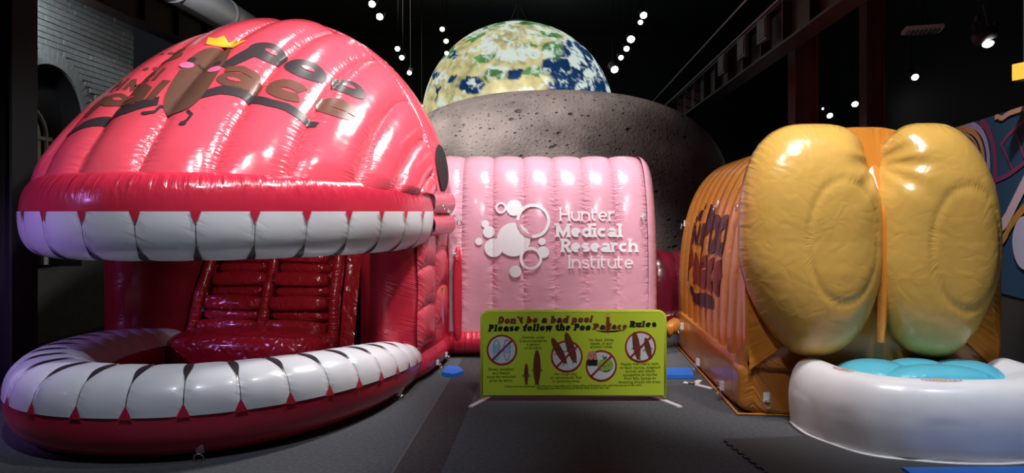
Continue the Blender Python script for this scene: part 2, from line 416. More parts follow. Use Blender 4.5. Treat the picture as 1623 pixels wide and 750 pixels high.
# ---- left brick wall with the arched window
BRICK = plain('grey_painted_brick', (0.26, 0.285, 0.29), 0.85, var=0.35, nscale=14, bump=0.3)
MORTAR = plain('mortar', (0.13, 0.14, 0.145), 0.95, var=0.2)
DARKW = plain('window_night_glass', (0.012, 0.014, 0.018), 0.08, var=0.1)
FRAMEW = plain('white_window_frame', (0.62, 0.64, 0.64), 0.5)
WX0, WY0, WY1 = -5.95, 6.0, 11.2
wl = empty('wall_left', (WX0, WY0, 0), -0.02); wl['kind'] = 'structure'
WLEN = WY1-WY0
WYC, WR, WSP = 3.28, 0.66, 2.86             # window centre along the wall, half width, springing height
def in_arch(y, z, g=0.0):
    if abs(y-WYC) > WR+g: return False
    if z < WSP: return z > 0.9-g
    return (y-WYC)**2 + (z-WSP)**2 < (WR+g)**2
# wall body with the arched opening: outline strips either side and above
def wall_body():
    m = MB(); n = 24
    m.box((-0.17, (WYC-WR)/2, 3.3), (0.3, WYC-WR, 6.6)); m.box((-0.17, (WYC+WR+WLEN)/2, 3.3), (0.3, WLEN-WYC-WR, 6.6))
    m.box((-0.17, WYC, 0.45), (0.3, 2*WR, 0.9))
    for i in range(n):
        t0, t1 = PI*i/n, PI*(i+1)/n
        y0, y1 = WYC-WR*math.cos(t0), WYC-WR*math.cos(t1); z0, z1 = WSP+WR*math.sin(t0), WSP+WR*math.sin(t1)
        q = [(y0, z0), (y1, z1), (y1, 6.6), (y0, 6.6)]
        m.prism(q, lambda y, z: (-0.02, y, z), lambda y, z: (-0.32, y, z))
    return m
wall_body().build('masonry', MORTAR, wl)
surf('arch_shade_lining', lambda t, d: (-0.025-0.28*d, WYC-(WR-0.004)*math.cos(t), WSP+(WR-0.004)*math.sin(t)), 0, PI, 30, 0, 1, 1, BLACK, wl)  # lining coloured black to stand for the shade in the recess
for s_ in (-1, 1): MB().box((-0.165, WYC+s_*(WR-0.004), 1.88), (0.28, 0.006, 1.96)).build('jamb_shade_lining', BLACK, wl)  # recess shade carried down the jambs as black lining
bm_ = MB(); bh, bl = 0.076, 0.235
k = 0; z = 1.4
while z < 6.3:
    y = 1.4 - (bl/2 if k % 2 else 0)
    while y < WLEN-0.02:
        y1 = min(y+bl-0.012, WLEN)
        ym, zm = (y+y1)/2, z+bh/2
        d = math.hypot(ym-WYC, zm-WSP)
        if not in_arch(ym, zm, 0.20) and not (in_arch(y, zm, .16) or in_arch(y1, zm, .16)):
            o_ = random.uniform(-0.004, 0.006)
            bm_.box((-0.012+o_/2, ym, zm-0.005), (0.03+o_, y1-y, bh-0.011))
        y += bl
    z += bh; k += 1
for i in range(26):                               # ring of arch bricks over the window
    t = PI*(i+0.5)/26; R = Matrix.Rotation(PI/2-t, 3, 'X') if False else Matrix.Rotation(-(t-PI/2), 3, 'X')
    bm_.box((-0.010, WYC-(WR+0.10)*math.cos(t), WSP+(WR+0.10)*math.sin(t)), (0.036, 0.082, 0.19), Matrix.Rotation(t-PI/2, 3, 'X').transposed())
tag(bm_.build('brick_courses', BRICK, wl), kind='stuff')
# window unit set back in the opening
wn = empty('window_1', (WX0, WY0, 0), -0.02); wn['kind'] = 'structure'
out = [(WYC-WR, 0.9), (WYC+WR, 0.9)] + [(WYC+WR*math.cos(PI*i/20), WSP+WR*math.sin(PI*i/20)) for i in range(21)]
MB().prism(out, lambda y, z: (-0.30, y, z), lambda y, z: (-0.33, y, z)).build('back_board', BLACK, wn)
wy, wr_, ws = WYC-0.16, 0.40, 2.60
gl = [(wy-wr_, 0.95), (wy+wr_, 0.95)] + [(wy+wr_*math.cos(PI*i/16), ws+wr_*math.sin(PI*i/16)) for i in range(17)]
MB().prism(gl, lambda y, z: (-0.255, y, z), lambda y, z: (-0.265, y, z)).build('pane', DARKW, wn)
fr = MB(); fr.tube([(-0.24, wy-wr_, 0.95), (-0.24, wy-wr_, ws)] + [(-0.24, wy-wr_*math.cos(PI*i/16), ws+wr_*math.sin(PI*i/16)) for i in range(1, 17)] + [(-0.24, wy+wr_, 0.95)], 0.03, 6)
fr.build('window_frame', FRAMEW, wn)
for zz, tk in ((ws, 0.05), (2.12, 0.026), (1.7, 0.026), (1.3, 0.026)): MB().box((-0.235, wy+0.05, zz), (0.03, 2*wr_+0.12, tk)).build('glazing_bar', FRAMEW, wn)
for yy in (wy-0.13, wy+0.14): MB().box((-0.236, yy, 1.78), (0.028, 0.024, 1.66)).build('glazing_bar', FRAMEW, wn)

# ---- steel columns and beams of the hall
RUST = plain('darkened_beam_steel', (0.030, 0.011, 0.010), 0.6, var=0.35, nscale=5, bump=0.15)  # beam copy of the steel, darkened to offset the nearby spots
RUSTC = plain('lightened_column_steel', (0.26, 0.075, 0.06), 0.6, var=0.3, nscale=5, bump=0.15)  # column copy of the same steel, missing light put into its colour
def column(name, x, y, wd, h, label, mat=RUSTC):
    e = empty(name, (x, y, 0), -LEAN, label, 'column')
    MB().box((0, 0, h/2), (wd*0.86, wd*0.30, h)).build('web', mat, e)
    for s in (-1, 1): MB().box((s*wd*0.46, 0, h/2), (wd*0.08, wd, h)).build('flange', mat, e)
    MB().box((0, 0, 0.02), (wd*1.4, wd*1.4, 0.04)).build('base_plate', mat, e)
    MB().box((0, 0, h-0.12), (wd*1.35, wd*1.35, 0.24)).build('capital', mat, e)
    return e
column('steel_column', -4.86, 7.0, 0.34, 6.5, 'near black steel column at the left edge beside the arched window', BLACK)
column('steel_column', 4.65, 11.6, 0.36, 6.5, 'dark red steel column rising behind the orange castle')
column('steel_column', 6.15, 12.4, 0.30, 6.5, 'dim steel column right of the brighter dark red column')
def beam_y(name, x, z, y0, y1, label, cat='beam', d=0.5, wd=0.25):
    e = empty(name, (x, y0, z), -LEAN, label, cat); Ln = y1-y0
    MB().box((0, Ln/2, 0), (wd*0.12, Ln, d)).build('web', RUST, e)
    for s in (-1, 1): MB().box((0, Ln/2, s*d/2), (wd, Ln, 0.03)).build('flange', RUST, e)
    for i in range(int(Ln/0.9)): MB().box((-0.02, 0.4+i*0.9, 0), (wd*0.8, 0.03, d*0.94)).build('stiffener', RUST, e)
    return e
beam_y('steel_beam', 3.15, 3.9, 5.5, 16.5, 'dark red steel beam running back under the ceiling above the orange castle')
beam_y('steel_beam', -5.35, 4.43, 5.0, 16.5, 'dark steel beam along the top of the brick wall', d=0.45)
GREYP = plain('dim_grey_plate', (0.10, 0.095, 0.10), 0.5)
for i, yy in enumerate((9.2, 10.2, 11.4)):
    e = empty('junction_box', (2.98+0.056*(yy-5.5), yy, 3.95), 0, ('grey junction box on the steel beam nearest the camera', 'middle grey junction box of three on the steel beam', 'farthest grey junction box of three on the steel beam')[i], 'junction box')
    MB().box((0, 0, 0), (0.05, 0.34, 0.30)).build('housing', GREYP, e); MB().box((-0.03, 0, 0), (0.015, 0.28, 0.24)).build('cover', GREYP, e)
for i, (dx, dz) in enumerate(((-0.55, 0.25), (-0.42, 0.02))):
    m = MB(); m.tube([(3.15+dx, 5.5, 3.9+dz), (3.15+dx+0.6, 16.4, 3.9+dz)], 0.014, 6)
    tag(m.build('conduit', plain('grey_conduit', (0.14, 0.14, 0.145), 0.45)), ('thin grey conduit along the beam, the upper of two', 'thin grey conduit along the beam, the lower of two')[i], 'pipe')
# round ventilation duct and its grille at the upper left
DUCT = plain('grey_duct', (0.42, 0.44, 0.46), 0.45, 0.4, var=0.1)
dc = empty('ventilation_duct', (-4.05, 8.2, 4.35), -LEAN, 'round grey ventilation duct near the ceiling above the red mouth castle', 'duct')
MB().tube([(0, -3.0, 0), (0, 6.5, 0)], 0.21, 24).build('pipe', DUCT, dc, True)
for i in range(6): MB().tube([(0, -2.2+i*1.3, 0), (0, -2.14+i*1.3, 0)], 0.226, 24).build('joint_band', DUCT, dc, True)
vt = empty('air_grille', (-4.62, 8.5, 4.42), 0, 'small dark square air grille beside the round duct', 'vent')
MB().box((0, 0, 0), (0.34, 0.06, 0.30)).build('housing', plain('dark_vent', (0.02, 0.02, 0.022), 0.6), vt)
for i in range(5): MB().box((0, -0.04, -0.11+i*0.055), (0.28, 0.02, 0.012)).build('slat', GREYP, vt)

# ---- visible ceiling spotlights
LENS = plain('lit_lamp_lens', (1, 1, 1), 0.3, emit=(1.0, 0.97, 0.93), es=14.0, var=0)
LENSY = plain('warm_lamp_lens', (1, 1, 1), 0.3, emit=(1.0, 0.90, 0.62), es=6.0, var=0)
HOUS = plain('lamp_housing', (0.012, 0.012, 0.014), 0.5)
def lamp(px, py, D, rad_px, label, mat=LENS, tilt=0.5, group=None):
    p = back(px, py, D); r = rad_px*D/F
    e = empty('track_spotlight', p, 0, label, 'spotlight')
    d = (Vector((0.2*random.uniform(-1, 1), -1, -tilt*1.6)) ).normalized(); R = d.to_track_quat('Z', 'Y').to_matrix()
    MB().lathe([(r*0.7, -r*3.2), (r*1.02, -r*2.9), (r*1.06, -r*0.2), (r*1.12, 0.0), (r*1.0, 0.004)], (0, 0, 0), 18, R).build('housing', HOUS, e, True)
    MB().lathe([(r*0.98, 0.006), (r*0.9, 0.02), (r*0.4, 0.03)], (0, 0, 0), 18, R).build('lens', mat, e, True)
    MB().tube([Vector((0, 0, 0))-d*r*2.0, Vector((0, 0.02, r*3.0))-d*r*2.0, (0, 0.05, 6.55-p.z)], 0.005, 6).build('stem', plain('stem_black', (0.003, 0.003, 0.003), 1.0), e)
    return e
for a in [(590, 6, 8.5, 5.5, 'topmost bright spotlight in the row right of the red dome'), (602, 26, 8.8, 5.5, 'second spotlight from the top in the row right of the red dome'),
          (630, 77, 10, 4, 'upper of the close pair of spotlights right of the red dome'), (637, 91, 10.2, 4, 'lower of the close pair of spotlights right of the red dome'),
          (649, 115, 11, 3.6, 'lowest spotlight in the row between red dome and earth globe')]: lamp(*a)
for a in [(701, 46, 14, 4, 'topmost of three warm spotlights left of the earth globe'), (707, 65, 14.4, 4, 'middle of three warm spotlights left of the earth globe'), (708, 84, 14.8, 3.4, 'lowest of three warm spotlights left of the earth globe')]: lamp(*a, mat=LENSY)
for a in [(1020, 24, 10, 5.5, 'topmost bright spotlight in the row right of the earth globe'), (1000, 62, 10.8, 6, 'large bright spotlight in the middle of the row right of the earth globe'),
          (993, 77, 11.2, 4.5, 'spotlight just under the large one right of the earth globe'), (984, 91, 11.6, 4, 'second lowest spotlight in the row right of the earth globe'), (974, 110, 12, 6, 'lowest bright spotlight touching the right rim of the earth globe')]: lamp(*a)
lamp(1015, 35, 10.3, 4, 'small warm spotlight just under the topmost one right of the globe', LENSY)
for a in [(1355, 165, 15, 5, 'flat bright lamp right of the dark red column above the orange castle'), (1315, 183, 15.5, 4.6, 'bright lamp low between the two columns behind the orange castle'), (1304, 172, 15.8, 1.5, 'tiny pinpoint lamp between the two columns'),
          (1242, 217, 14, 4.5, 'lamp glowing at the top left shoulder of the orange castle'), (1208, 232, 14.4, 4.5, 'greenish white lamp left of the orange castle shoulder'),
          (1450, 122, 12, 5.5, 'slanted bright lamp in the dark above the right buttock')]: lamp(*a)
lamp(668, 168, 12, 2.5, 'tiny blue white lamp between red dome and earth globe', plain('bluish_lens', (1, 1, 1), 0.3, emit=(0.5, 0.8, 1), es=6, var=0))
# louvred lamp and the cluster of stage lamps upper right
lv = empty('louvred_ceiling_lamp', back(1462, 47, 9.5), -0.3, 'unlit grey louvred panel lamp hanging upper right', 'ceiling lamp')
MB().box((0, 0, 0), (0.44, 0.30, 0.05)).build('frame', plain('louvre_grey', (0.75, 0.75, 0.76), 0.5), lv)
for i in range(8): MB().box((-0.175+i*0.05, 0, -0.035), (0.008, 0.28, 0.03)).build('louvre', plain('louvre_dark', (0.07, 0.07, 0.075), 0.5), lv)
MB().tube([(0, 0, 0.02), (0, 0, 1.4)], 0.01, 6).build('hanger', HOUS, lv)
cl = empty('stage_lamp_bracket', back(1565, 45, 9.0), 0, 'dark stage lamp on a bracket at the upper right corner', 'stage lamp')
MB().tube([(-0.05, 0, 0.3), (0.0, 0, 0.1), (0.02, 0, -0.1)], 0.016, 6).build('arm', GREYP, cl)
MB().lathe([(0.05, -0.16), (0.08, -0.14), (0.09, 0.1), (0.07, 0.12)], (-0.02, 0, -0.08), 14, Matrix.Rotation(1.1, 3, 'Y')).build('housing', GREYP, cl, True)
MB().tube([(-0.12, 0, 0.34), (0.6, -0.3, 0.66)], 0.012, 6).build('rail', GREYP, cl)
MB().lathe([(0.065, 0.0), (0.05, 0.02), (0.02, 0.025)], (-0.01, -0.03, -0.20), 14, Matrix.Rotation(2.7, 3, 'X') @ Matrix.Scale(1, 3)).build('lens', LENS, cl, True)
for dx, dz in ((-0.16, 0.02), (-0.12, 0.12), (0.11, 0.05)): MB().box((dx, 0, dz), (0.05, 0.05, 0.07)).build('clamp', GREYP, cl)
yb = empty('yellow_box_sign', back(1624, 114, 6.6), 0.25, 'yellow box cut off by the right edge of the picture', 'box')
MB().box((0, 0, 0), (0.15, 0.12, 0.15)).build('case', plain('yellow_case', (0.75, 0.42, 0.05), 0.45), yb); MB().box((0, -0.065, 0), (0.12, 0.012, 0.11)).build('face', plain('yellow_face', (0.8, 0.5, 0.07), 0.4), yb)
MB().tube([(0, 0, 0.07), (0, 0, 1.6)], 0.012, 6).build('hanger', HOUS, yb)

# ================================================================== MURAL WALL (right)
mu = empty('mural_wall', (0, 0, 0), 0, 'painted mural panel with teal, lilac and magenta bands behind the right buttock', 'mural')
A_, B_ = Vector((5.62, 9.75, 0)), Vector((4.70, 6.03, 0)); ZT, ZB = 2.665, 0.80
dirw = (B_-A_).normalized(); nrm = Vector((dirw.y, -dirw.x, 0)); nrm = nrm if nrm.x < 0 else -nrm
mm = MB(); mm.prism([(0, ZB), ((B_-A_).length, ZB), ((B_-A_).length, ZT), (0, ZT)], lambda s, z: A_+dirw*s+Vector((0, 0, z)), lambda s, z: A_+dirw*s-nrm*0.08+Vector((0, 0, z)))
mm.build('panel', plain('mural_teal', (0.012, 0.045, 0.10), 0.6, var=0.15), mu)
mm = MB(); mm.prism([(0, 0), ((B_-A_).length, 0), ((B_-A_).length, ZB), (0, ZB)], lambda s, z: A_+dirw*s-nrm*0.01+Vector((0, 0, z)), lambda s, z: A_+dirw*s-nrm*0.07+Vector((0, 0, z)))
mm.build('plinth', plain('mural_plinth', (0.03, 0.025, 0.028), 0.7), mu)
def mural_xy(cx_, cy_):       # crop of the photo -> (metres along, height) on the panel
    px, py = 1440+cx_/2.885, 160+cy_/2.885
    r = Vector(((px-CX)/F, 1.0, -(py-HY)/F)); o = Vector((0, 0, EYE))
    t = (A_-o).dot(nrm)/r.dot(nrm); p = o+r*t
    return ((p-A_).dot(dirw), p.z)
def mural_band(name, pts, wpx, mat, off):
    P = [mural_xy(*p) for p in pts]
    # smooth the path
    for _ in range(2):
        Q = [P[0]]
        for a, b in zip(P, P[1:]): Q += [(a[0]*.75+b[0]*.25, a[1]*.75+b[1]*.25), (a[0]*.25+b[0]*.75, a[1]*.25+b[1]*.75)]
        P = Q + [P[-1]]
    P = [(min(max(a, 0.0), (B_-A_).length), min(z, ZT-wpx*.0011)) for a, z in P]
    i = Ink().ribbon(P, wpx*0.0024, 3)
    i.V = [Vector((max(0.0, v.x), min(v.y, ZT))) for v in i.V]
    return i.build(name, lambda s, z: A_+dirw*s+nrm*off+Vector((0, 0, z)), mat, mu)
LIL = plain('mural_lilac', (0.34, 0.25, 0.42), 0.6); ORG = plain('mural_orange', (0.50, 0.22, 0.08), 0.6); BLU = plain('mural_blue', (0.09, 0.27, 0.42), 0.6)
MAG = plain('mural_magenta', (0.17, 0.022, 0.085), 0.6); PAL = plain('mural_pale_pink', (0.46, 0.32, 0.38), 0.6); OCH = plain('mural_ochre', (0.34, 0.15, 0.03), 0.6); SAL = plain('mural_salmon', (0.46, 0.24, 0.17), 0.6)
mural_band('painted_band', [(330, 70), (385, 170), (400, 300), (392, 400), (370, 520)], 42, MAG, 0.003)
mural_band('painted_band', [(425, 200), (470, 140), (560, 70)], 18, MAG, 0.004)
mural_band('painted_band', [(420, 190), (455, 260), (480, 320)], 16, MAG, 0.005)
mural_band('painted_band', [(485, 130), (510, 190), (530, 260)], 16, MAG, 0.006)
mural_band('painted_band', [(400, 365), (470, 335), (570, 250)], 20, MAG, 0.007)
mural_band('painted_band', [(140, 160), (190, 118), (260, 98), (325, 120), (362, 190), (372, 300), (360, 410), (340, 450)], 34, LIL, 0.008)
mural_band('painted_band', [(150, 185), (200, 140), (255, 124), (310, 145), (342, 210), (350, 310), (335, 400)], 30, ORG, 0.009)
mural_band('painted_band', [(150, 205), (210, 158), (255, 146), (298, 168), (325, 225), (335, 310)], 14, SAL, 0.010)
mural_band('painted_band', [(190, 170), (260, 205), (305, 270), (335, 350), (335, 390)], 34, BLU, 0.011)
mural_band('painted_band', [(400, 35), (424, 88), (465, 55), (560, 0)], 22, SAL, 0.012)
mural_band('painted_band', [(395, 600), (445, 560), (490, 470), (560, 330)], 56, PAL, 0.013)
mural_band('painted_band', [(390, 670), (440, 640), (475, 560), (560, 460)], 36, OCH, 0.014)
Ink().blob(mural_xy(540, 650), 0.28, 0.26).build('painted_blob', lambda s, z: A_+dirw*s+nrm*0.015+Vector((0, 0, z)), plain('mural_pale_lilac', (0.36, 0.33, 0.48), 0.6), mu)

# ================================================================== EARTH GLOBE and MOON DOME
ER, EC = 151*16.7/F, back(821, 189, 16.7)
def earth():
    nu, nv = 400, 200
    V, Fc, C = [], [], []
    def ell(x, y, cx, cy, rx, ry): return max(0.0, min(1.0, (1.0-((x-cx)/rx)**2-((y-cy)/ry)**2)*3.0))
    sm = lambda a, b, t: max(0.0, min(1.0, (t-a)/(b-a)))
    sea = [(180, 480, 8, 62), (258, 430, 24, 12), (340, 472, 66, 36), (264, 318, 12, 34), (165, 388, 26, 24), (530, 442, 46, 34), (700, 400, 66, 50)]
    green = [(690, 310, 46, 55), (405, 355, 46, 18), (620, 425, 64, 26), (585, 295, 40, 14), (350, 235, 60, 22), (235, 290, 40, 40), (600, 140, 170, 42), (430, 440, 44, 26), (690, 235, 60, 22), (420, 150, 80, 30)]
    cloud = [(420, 200, 150, 40, 0.16), (420, 290, 46, 80, 0.22), (520, 150, 40, 50, 0.2), (560, 350, 170, 34, 0.2), (650, 195, 110, 30, 0.2), (340, 465, 30, 14, 0.3), (775, 365, 34, 34, 0.35), (850, 400, 40, 26, 0.3), (905, 320, 30, 60, 0.28), (660, 270, 60, 24, 0.2), (450, 400, 90, 24, 0.16)]
    for j in range(nv+1):
        th = PI*j/nv
        for i in range(nu):
            ph = 2*PI*i/nu
            n = Vector((math.sin(th)*math.cos(ph), math.sin(th)*math.sin(ph), math.cos(th))); V.append(n*ER)
            w1 = noise.noise(n*7.0); w2 = noise.noise(n*7.0+Vector((9, 3, 1))); w3 = noise.noise(n*19.0)*0.5; w4 = noise.noise(n*19.0+Vector((4, 7, 2)))*0.5
            if n.y < 0.25:      # the side towards the hall: Asia and the Indian Ocean
                x = (821+n.x*151-640)*3 + (w1+w3*1.6)*20; y = (189-n.z*151)*3 + (w2+w4*1.6)*20
                ld = 1-sm(715, 745, x+0.35*(y-300)); ld *= 1-max(ell(x, y, *e) for e in sea)
                gr = max(max(ell(x, y, *e) for e in green), sm(215, 150, y+w1*30) if False else sm(0, 1, (205-y-w1*40)/40), 0.55*sm(0.15, 0.5, noise.noise(n*13.0))); cb = max(ell(x, y, *e[:4])*e[4] for e in cloud) + 0.05*sm(720, 860, x)
            else:
                ld = sm(0.0, 0.12, noise.fractal(n*1.7, 0.9, 2.1, 5)); gr = sm(0, 0.3, w1); cb = 0.0
            g = noise.fractal(n*9.0, 0.8, 2.2, 5); cn = noise.fractal(n*6.5+Vector((w1, w2, w3))*1.1, 0.62, 2.1, 6)
            tan_ = Vector((0.60, 0.53, 0.26))*(1+0.45*g); grn = Vector((0.06, 0.22, 0.06))*(1+0.7*g); oc = Vector((0.008, 0.035, 0.11))*(1.1+0.5*w1)
            c = oc.lerp(tan_.lerp(grn, min(1, gr*0.95)), ld)
            cl_ = sm(0.20, 0.62, cn+cb*2.6); c = c.lerp(Vector((0.74, 0.86, 0.80)), cl_*0.92)
            C.append((max(0, c.x), max(0, c.y), max(0, c.z), 1))
    for j in range(nv):
        for i in range(nu):
            a, b = j*nu+i, j*nu+(i+1) % nu; Fc.append((a, a+nu, b+nu, b))
    me = bpy.data.meshes.new('globe_skin'); me.from_pydata(V, [], Fc)
    at = me.color_attributes.new('map_colour', 'FLOAT_COLOR', 'POINT')
    at.data.foreach_set('color', [v for c in C for v in c]); me.update()
    m, nt, N, L, b = nodes_of('lit_earth_map')
    ca = N.new('ShaderNodeVertexColor'); ca.layer_name = 'map_colour'
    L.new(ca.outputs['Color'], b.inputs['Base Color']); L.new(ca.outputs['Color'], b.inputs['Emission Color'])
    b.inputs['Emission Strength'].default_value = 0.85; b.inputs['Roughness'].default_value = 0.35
    return me, m
eg = empty('earth_globe', EC, 0, 'large lit earth globe hanging behind the grey moon dome', 'globe')
me, m = earth(); link('globe_skin', me, m, eg)
MB().tube([(0, 0, ER), (0, 0, 6.55-EC.z)], 0.02, 8).build('cable', GREYP, eg)
MB().tube([(0.28*math.cos(2*PI*i/20), 0.28*math.sin(2*PI*i/20), ER+0.02) for i in range(20)], 0.03, 8, closed=True).build('top_ring', GREYP, eg, True)
for i in range(3):
    t = 2*PI*i/3+0.4; MB().tube([(0.28*math.cos(t), 0.28*math.sin(t), ER+0.02), (0, 0, ER+0.5)], 0.012, 6).build('hanger_wire', GREYP, eg)

def moon_mat():
    m, nt, N, L, b = nodes_of('moon_surface')
    tc = N.new('ShaderNodeTexCoord')
    n1 = N.new('ShaderNodeTexNoise'); n1.inputs['Scale'].default_value = 1.3; n1.inputs['Detail'].default_value = 7; L.new(tc.outputs['Object'], n1.inputs['Vector'])
    n2 = N.new('ShaderNodeTexNoise'); n2.inputs['Scale'].default_value = 22; n2.inputs['Detail'].default_value = 4; L.new(tc.outputs['Object'], n2.inputs['Vector'])
    mp = N.new('ShaderNodeMapping'); mp.inputs['Scale'].default_value = (1.0, 1.0, 1.7); L.new(tc.outputs['Object'], mp.inputs[0])
    hs = None
    for scale, thr, amp in ((3.2, 0.22, 0.9), (7.5, 0.24, 0.7), (15.0, 0.26, 0.5)):
        v = N.new('ShaderNodeTexVoronoi'); v.inputs['Scale'].default_value = scale; v.inputs['Randomness'].default_value = 1.0
        L.new(mp.outputs[0], v.inputs['Vector'])
        sep = N.new('ShaderNodeSeparateColor'); L.new(v.outputs['Color'], sep.inputs[0])
        pick = math_node(N, L, 'GREATER_THAN', sep.outputs[0], 0.40)
        rad = math_node(N, L, 'MULTIPLY_ADD', sep.outputs[1], thr*0.8, thr*0.35)
        q = math_node(N, L, 'DIVIDE', v.outputs['Distance'], rad)
        # bowl below rim, raised rim near q=1
        bowl = math_node(N, L, 'SUBTRACT', 1.0, math_node(N, L, 'MINIMUM', math_node(N, L, 'MULTIPLY', q, q), 1.0))
        t = math_node(N, L, 'MULTIPLY', math_node(N, L, 'MULTIPLY', bowl, pick), -amp)
        hs = t if hs is None else math_node(N, L, 'ADD', hs, t)
    hgt = math_node(N, L, 'MULTIPLY_ADD', n2.outputs['Fac'], 0.35, hs)
    bp = N.new('ShaderNodeBump'); bp.inputs['Strength'].default_value = 0.9; bp.inputs['Distance'].default_value = 0.05
    L.new(hgt, bp.inputs['Height']); L.new(bp.outputs['Normal'], b.inputs['Normal'])
    r = N.new('ShaderNodeValToRGB'); r.color_ramp.elements[0].position = 0.2; r.color_ramp.elements[1].position = 0.75
    r.color_ramp.elements[0].color = (0.07, 0.06, 0.057, 1); r.color_ramp.elements[1].color = (0.34, 0.295, 0.28, 1)
    L.new(math_node(N, L, 'MULTIPLY_ADD', hs, 0.45, n1.outputs['Fac']), r.inputs[0]); L.new(r.outputs[0], b.inputs['Base Color']); b.inputs['Roughness'].default_value = 0.7
    return m
MD = 12.6; mc = back(878, HY, MD)
mo = empty('moon_dome', (mc.x, MD, 0), 0, 'grey cratered moon dome standing behind the pink tunnel', 'dome')
ZM = EYE+(HY-147)/F*MD; ma = 276*MD/F; ex = 2.6
def moonfn(t, ph):
    if t < 0: r, z = ma*(1-0.06*t*t), (ZM-1.95)*(1+t)
    else: r, z = ma*max(0, math.cos(t*PI/2))**(2/ex), (ZM-1.95)+1.95*max(0, math.sin(t*PI/2))**(2/ex)
    return (r*math.cos(ph), 0.56*r*math.sin(ph), z)
surf('dome_skin', moonfn, -1, 1, 90, 0, 2*PI, 120, moon_mat(), mo)
MB().tube([(ma*0.97*math.cos(2*PI*i/48), 0.56*ma*0.97*math.sin(2*PI*i/48), 0.06) for i in range(48)], 0.06, 8, closed=True).build('base_ring', BLACK, mo, True)

# ================================================================== RED MOUTH CASTLE
X0, Y0, MA, MBd, MZ, MH, MROT, ME, ML, MP = -2.517, 7.306, 1.745, 2.203, 1.80, 1.852, 0.123, 1.3, 0.557, 1.249
cs = empty('inflatable_mouth_castle', (X0, Y0, 0), -MROT, 'red inflatable castle shaped like a wide open mouth with white teeth', 'bouncy castle')
SEAMS = [0, 12, 28, 44, 60, 76, 93, 110, 126, 143, 157, 170, 180]
def dome_raw(u, ph):
    su = max(0.0, math.sin(u)); c = max(0.0, math.cos(ph)); s = max(0.0, math.sin(ph))
    return Vector((-MA*math.cos(u), -MBd*su*c**ME + ML*su*s, MZ + MH*su**MP*s**ME))
def nrm_of(fn, u, v, e=0.01):
    a = fn(u+e, v)-fn(u-e, v); b = fn(u, v+e)-fn(u, v-e); n = a.cross(b)
    return n.normalized() if n.length > 1e-9 else Vector((0, 0, 1))
def seam_pos(ud):
    for k in range(len(SEAMS)-1):
        if ud <= SEAMS[k+1] or k == len(SEAMS)-2: return k, max(0, min(1, (ud-SEAMS[k])/(SEAMS[k+1]-SEAMS[k])))
def dome_pt(u, ph, off=0.0):
    k, s = seam_pos(math.degrees(u)); t = ph/(PI/2)
    wd = (SEAMS[k+1]-SEAMS[k])/16.0
    prof = max(0.0, 1-abs(2*s-1)**2.4)**0.75
    ends = min(1.0, (max(0, t)/0.16)**0.7 if t < 0.16 else 1.0, (max(0.0, 1-t)/0.10)**0.6 if t > 0.9 else 1.0)
    uu = min(max(u, 0.02), PI-0.02); pp = min(max(ph, 0.03), PI/2-0.03)
    n = nrm_of(dome_raw, uu, pp)
    if n.dot(Vector((-math.cos(u), -math.sin(u)*math.cos(ph), math.sin(ph)))) < 0: n = -n
    return dome_raw(u, ph) + n*(0.070*wd*prof*ends + off)
for k in range(len(SEAMS)-1):
    u0, u1 = math.radians(SEAMS[k]), math.radians(SEAMS[k+1])
    surf('dome_panel', dome_pt, u0, u1, 26, 0, PI/2, 64, RED, cs, uv=lambda u, ph, a=u0, b=u1: ((u-a)/(b-a), ph*1.9+a*3))
# rear arch behind the ridge
YB = 0.95
def rear_raw(u, t):
    su = max(0.0, math.sin(u)); y0 = ML*su
    return Vector((-MA*math.cos(u), y0+(YB-y0)*t, MZ + MH*su**MP))
def rear_pt(u, t, off=0.0):
    p = rear_raw(u, t); c = Vector((0, p.y, MZ-0.4)); n = (p-c).normalized()
    return p + n*(0.07*max(0.0, 1-abs(2*t-1)**2.2)**0.7*min(1, math.sin(u)*3) - 0.0 + off)
for k in range(4):
    surf('rear_arch_panel', rear_pt, PI*k/4, PI*(k+1)/4, 24, 0, 1, 18, RED, cs, uv=lambda u, t: (t, u*2.2))
m = MB(); m.tube([dome_raw(PI*i/60, PI/2)+Vector((0, 0.0, 0.01)) for i in range(1, 60)], 0.05, 10)
rp = mesh_obj('ridge_tube', m.V, m.F, RED, cs, True, [(0.0 if (i // 1) % 10 < 5 else 0.05, (i//10)*0.09) for i in range(len(m.V))])
bw = [(p.x, p.z) for p in (rear_raw(PI*i/30, 1) for i in range(31))]
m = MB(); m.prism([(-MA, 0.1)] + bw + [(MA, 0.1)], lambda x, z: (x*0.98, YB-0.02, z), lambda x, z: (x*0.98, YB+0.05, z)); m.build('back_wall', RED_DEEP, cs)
# mesh window on the right flank
i = Ink().poly([(168+9.0*math.cos(t), 0.46+0.30*math.sin(t)*(1.0-0.3*math.cos(t))) for t in [2*PI*q/24 for q in range(24)]], 5)
i.build('mesh_window', lambda ud, t: rear_pt(math.radians(ud), t, 0.012), plain('dark_mesh', (0.014, 0.008, 0.010), 0.8), cs)

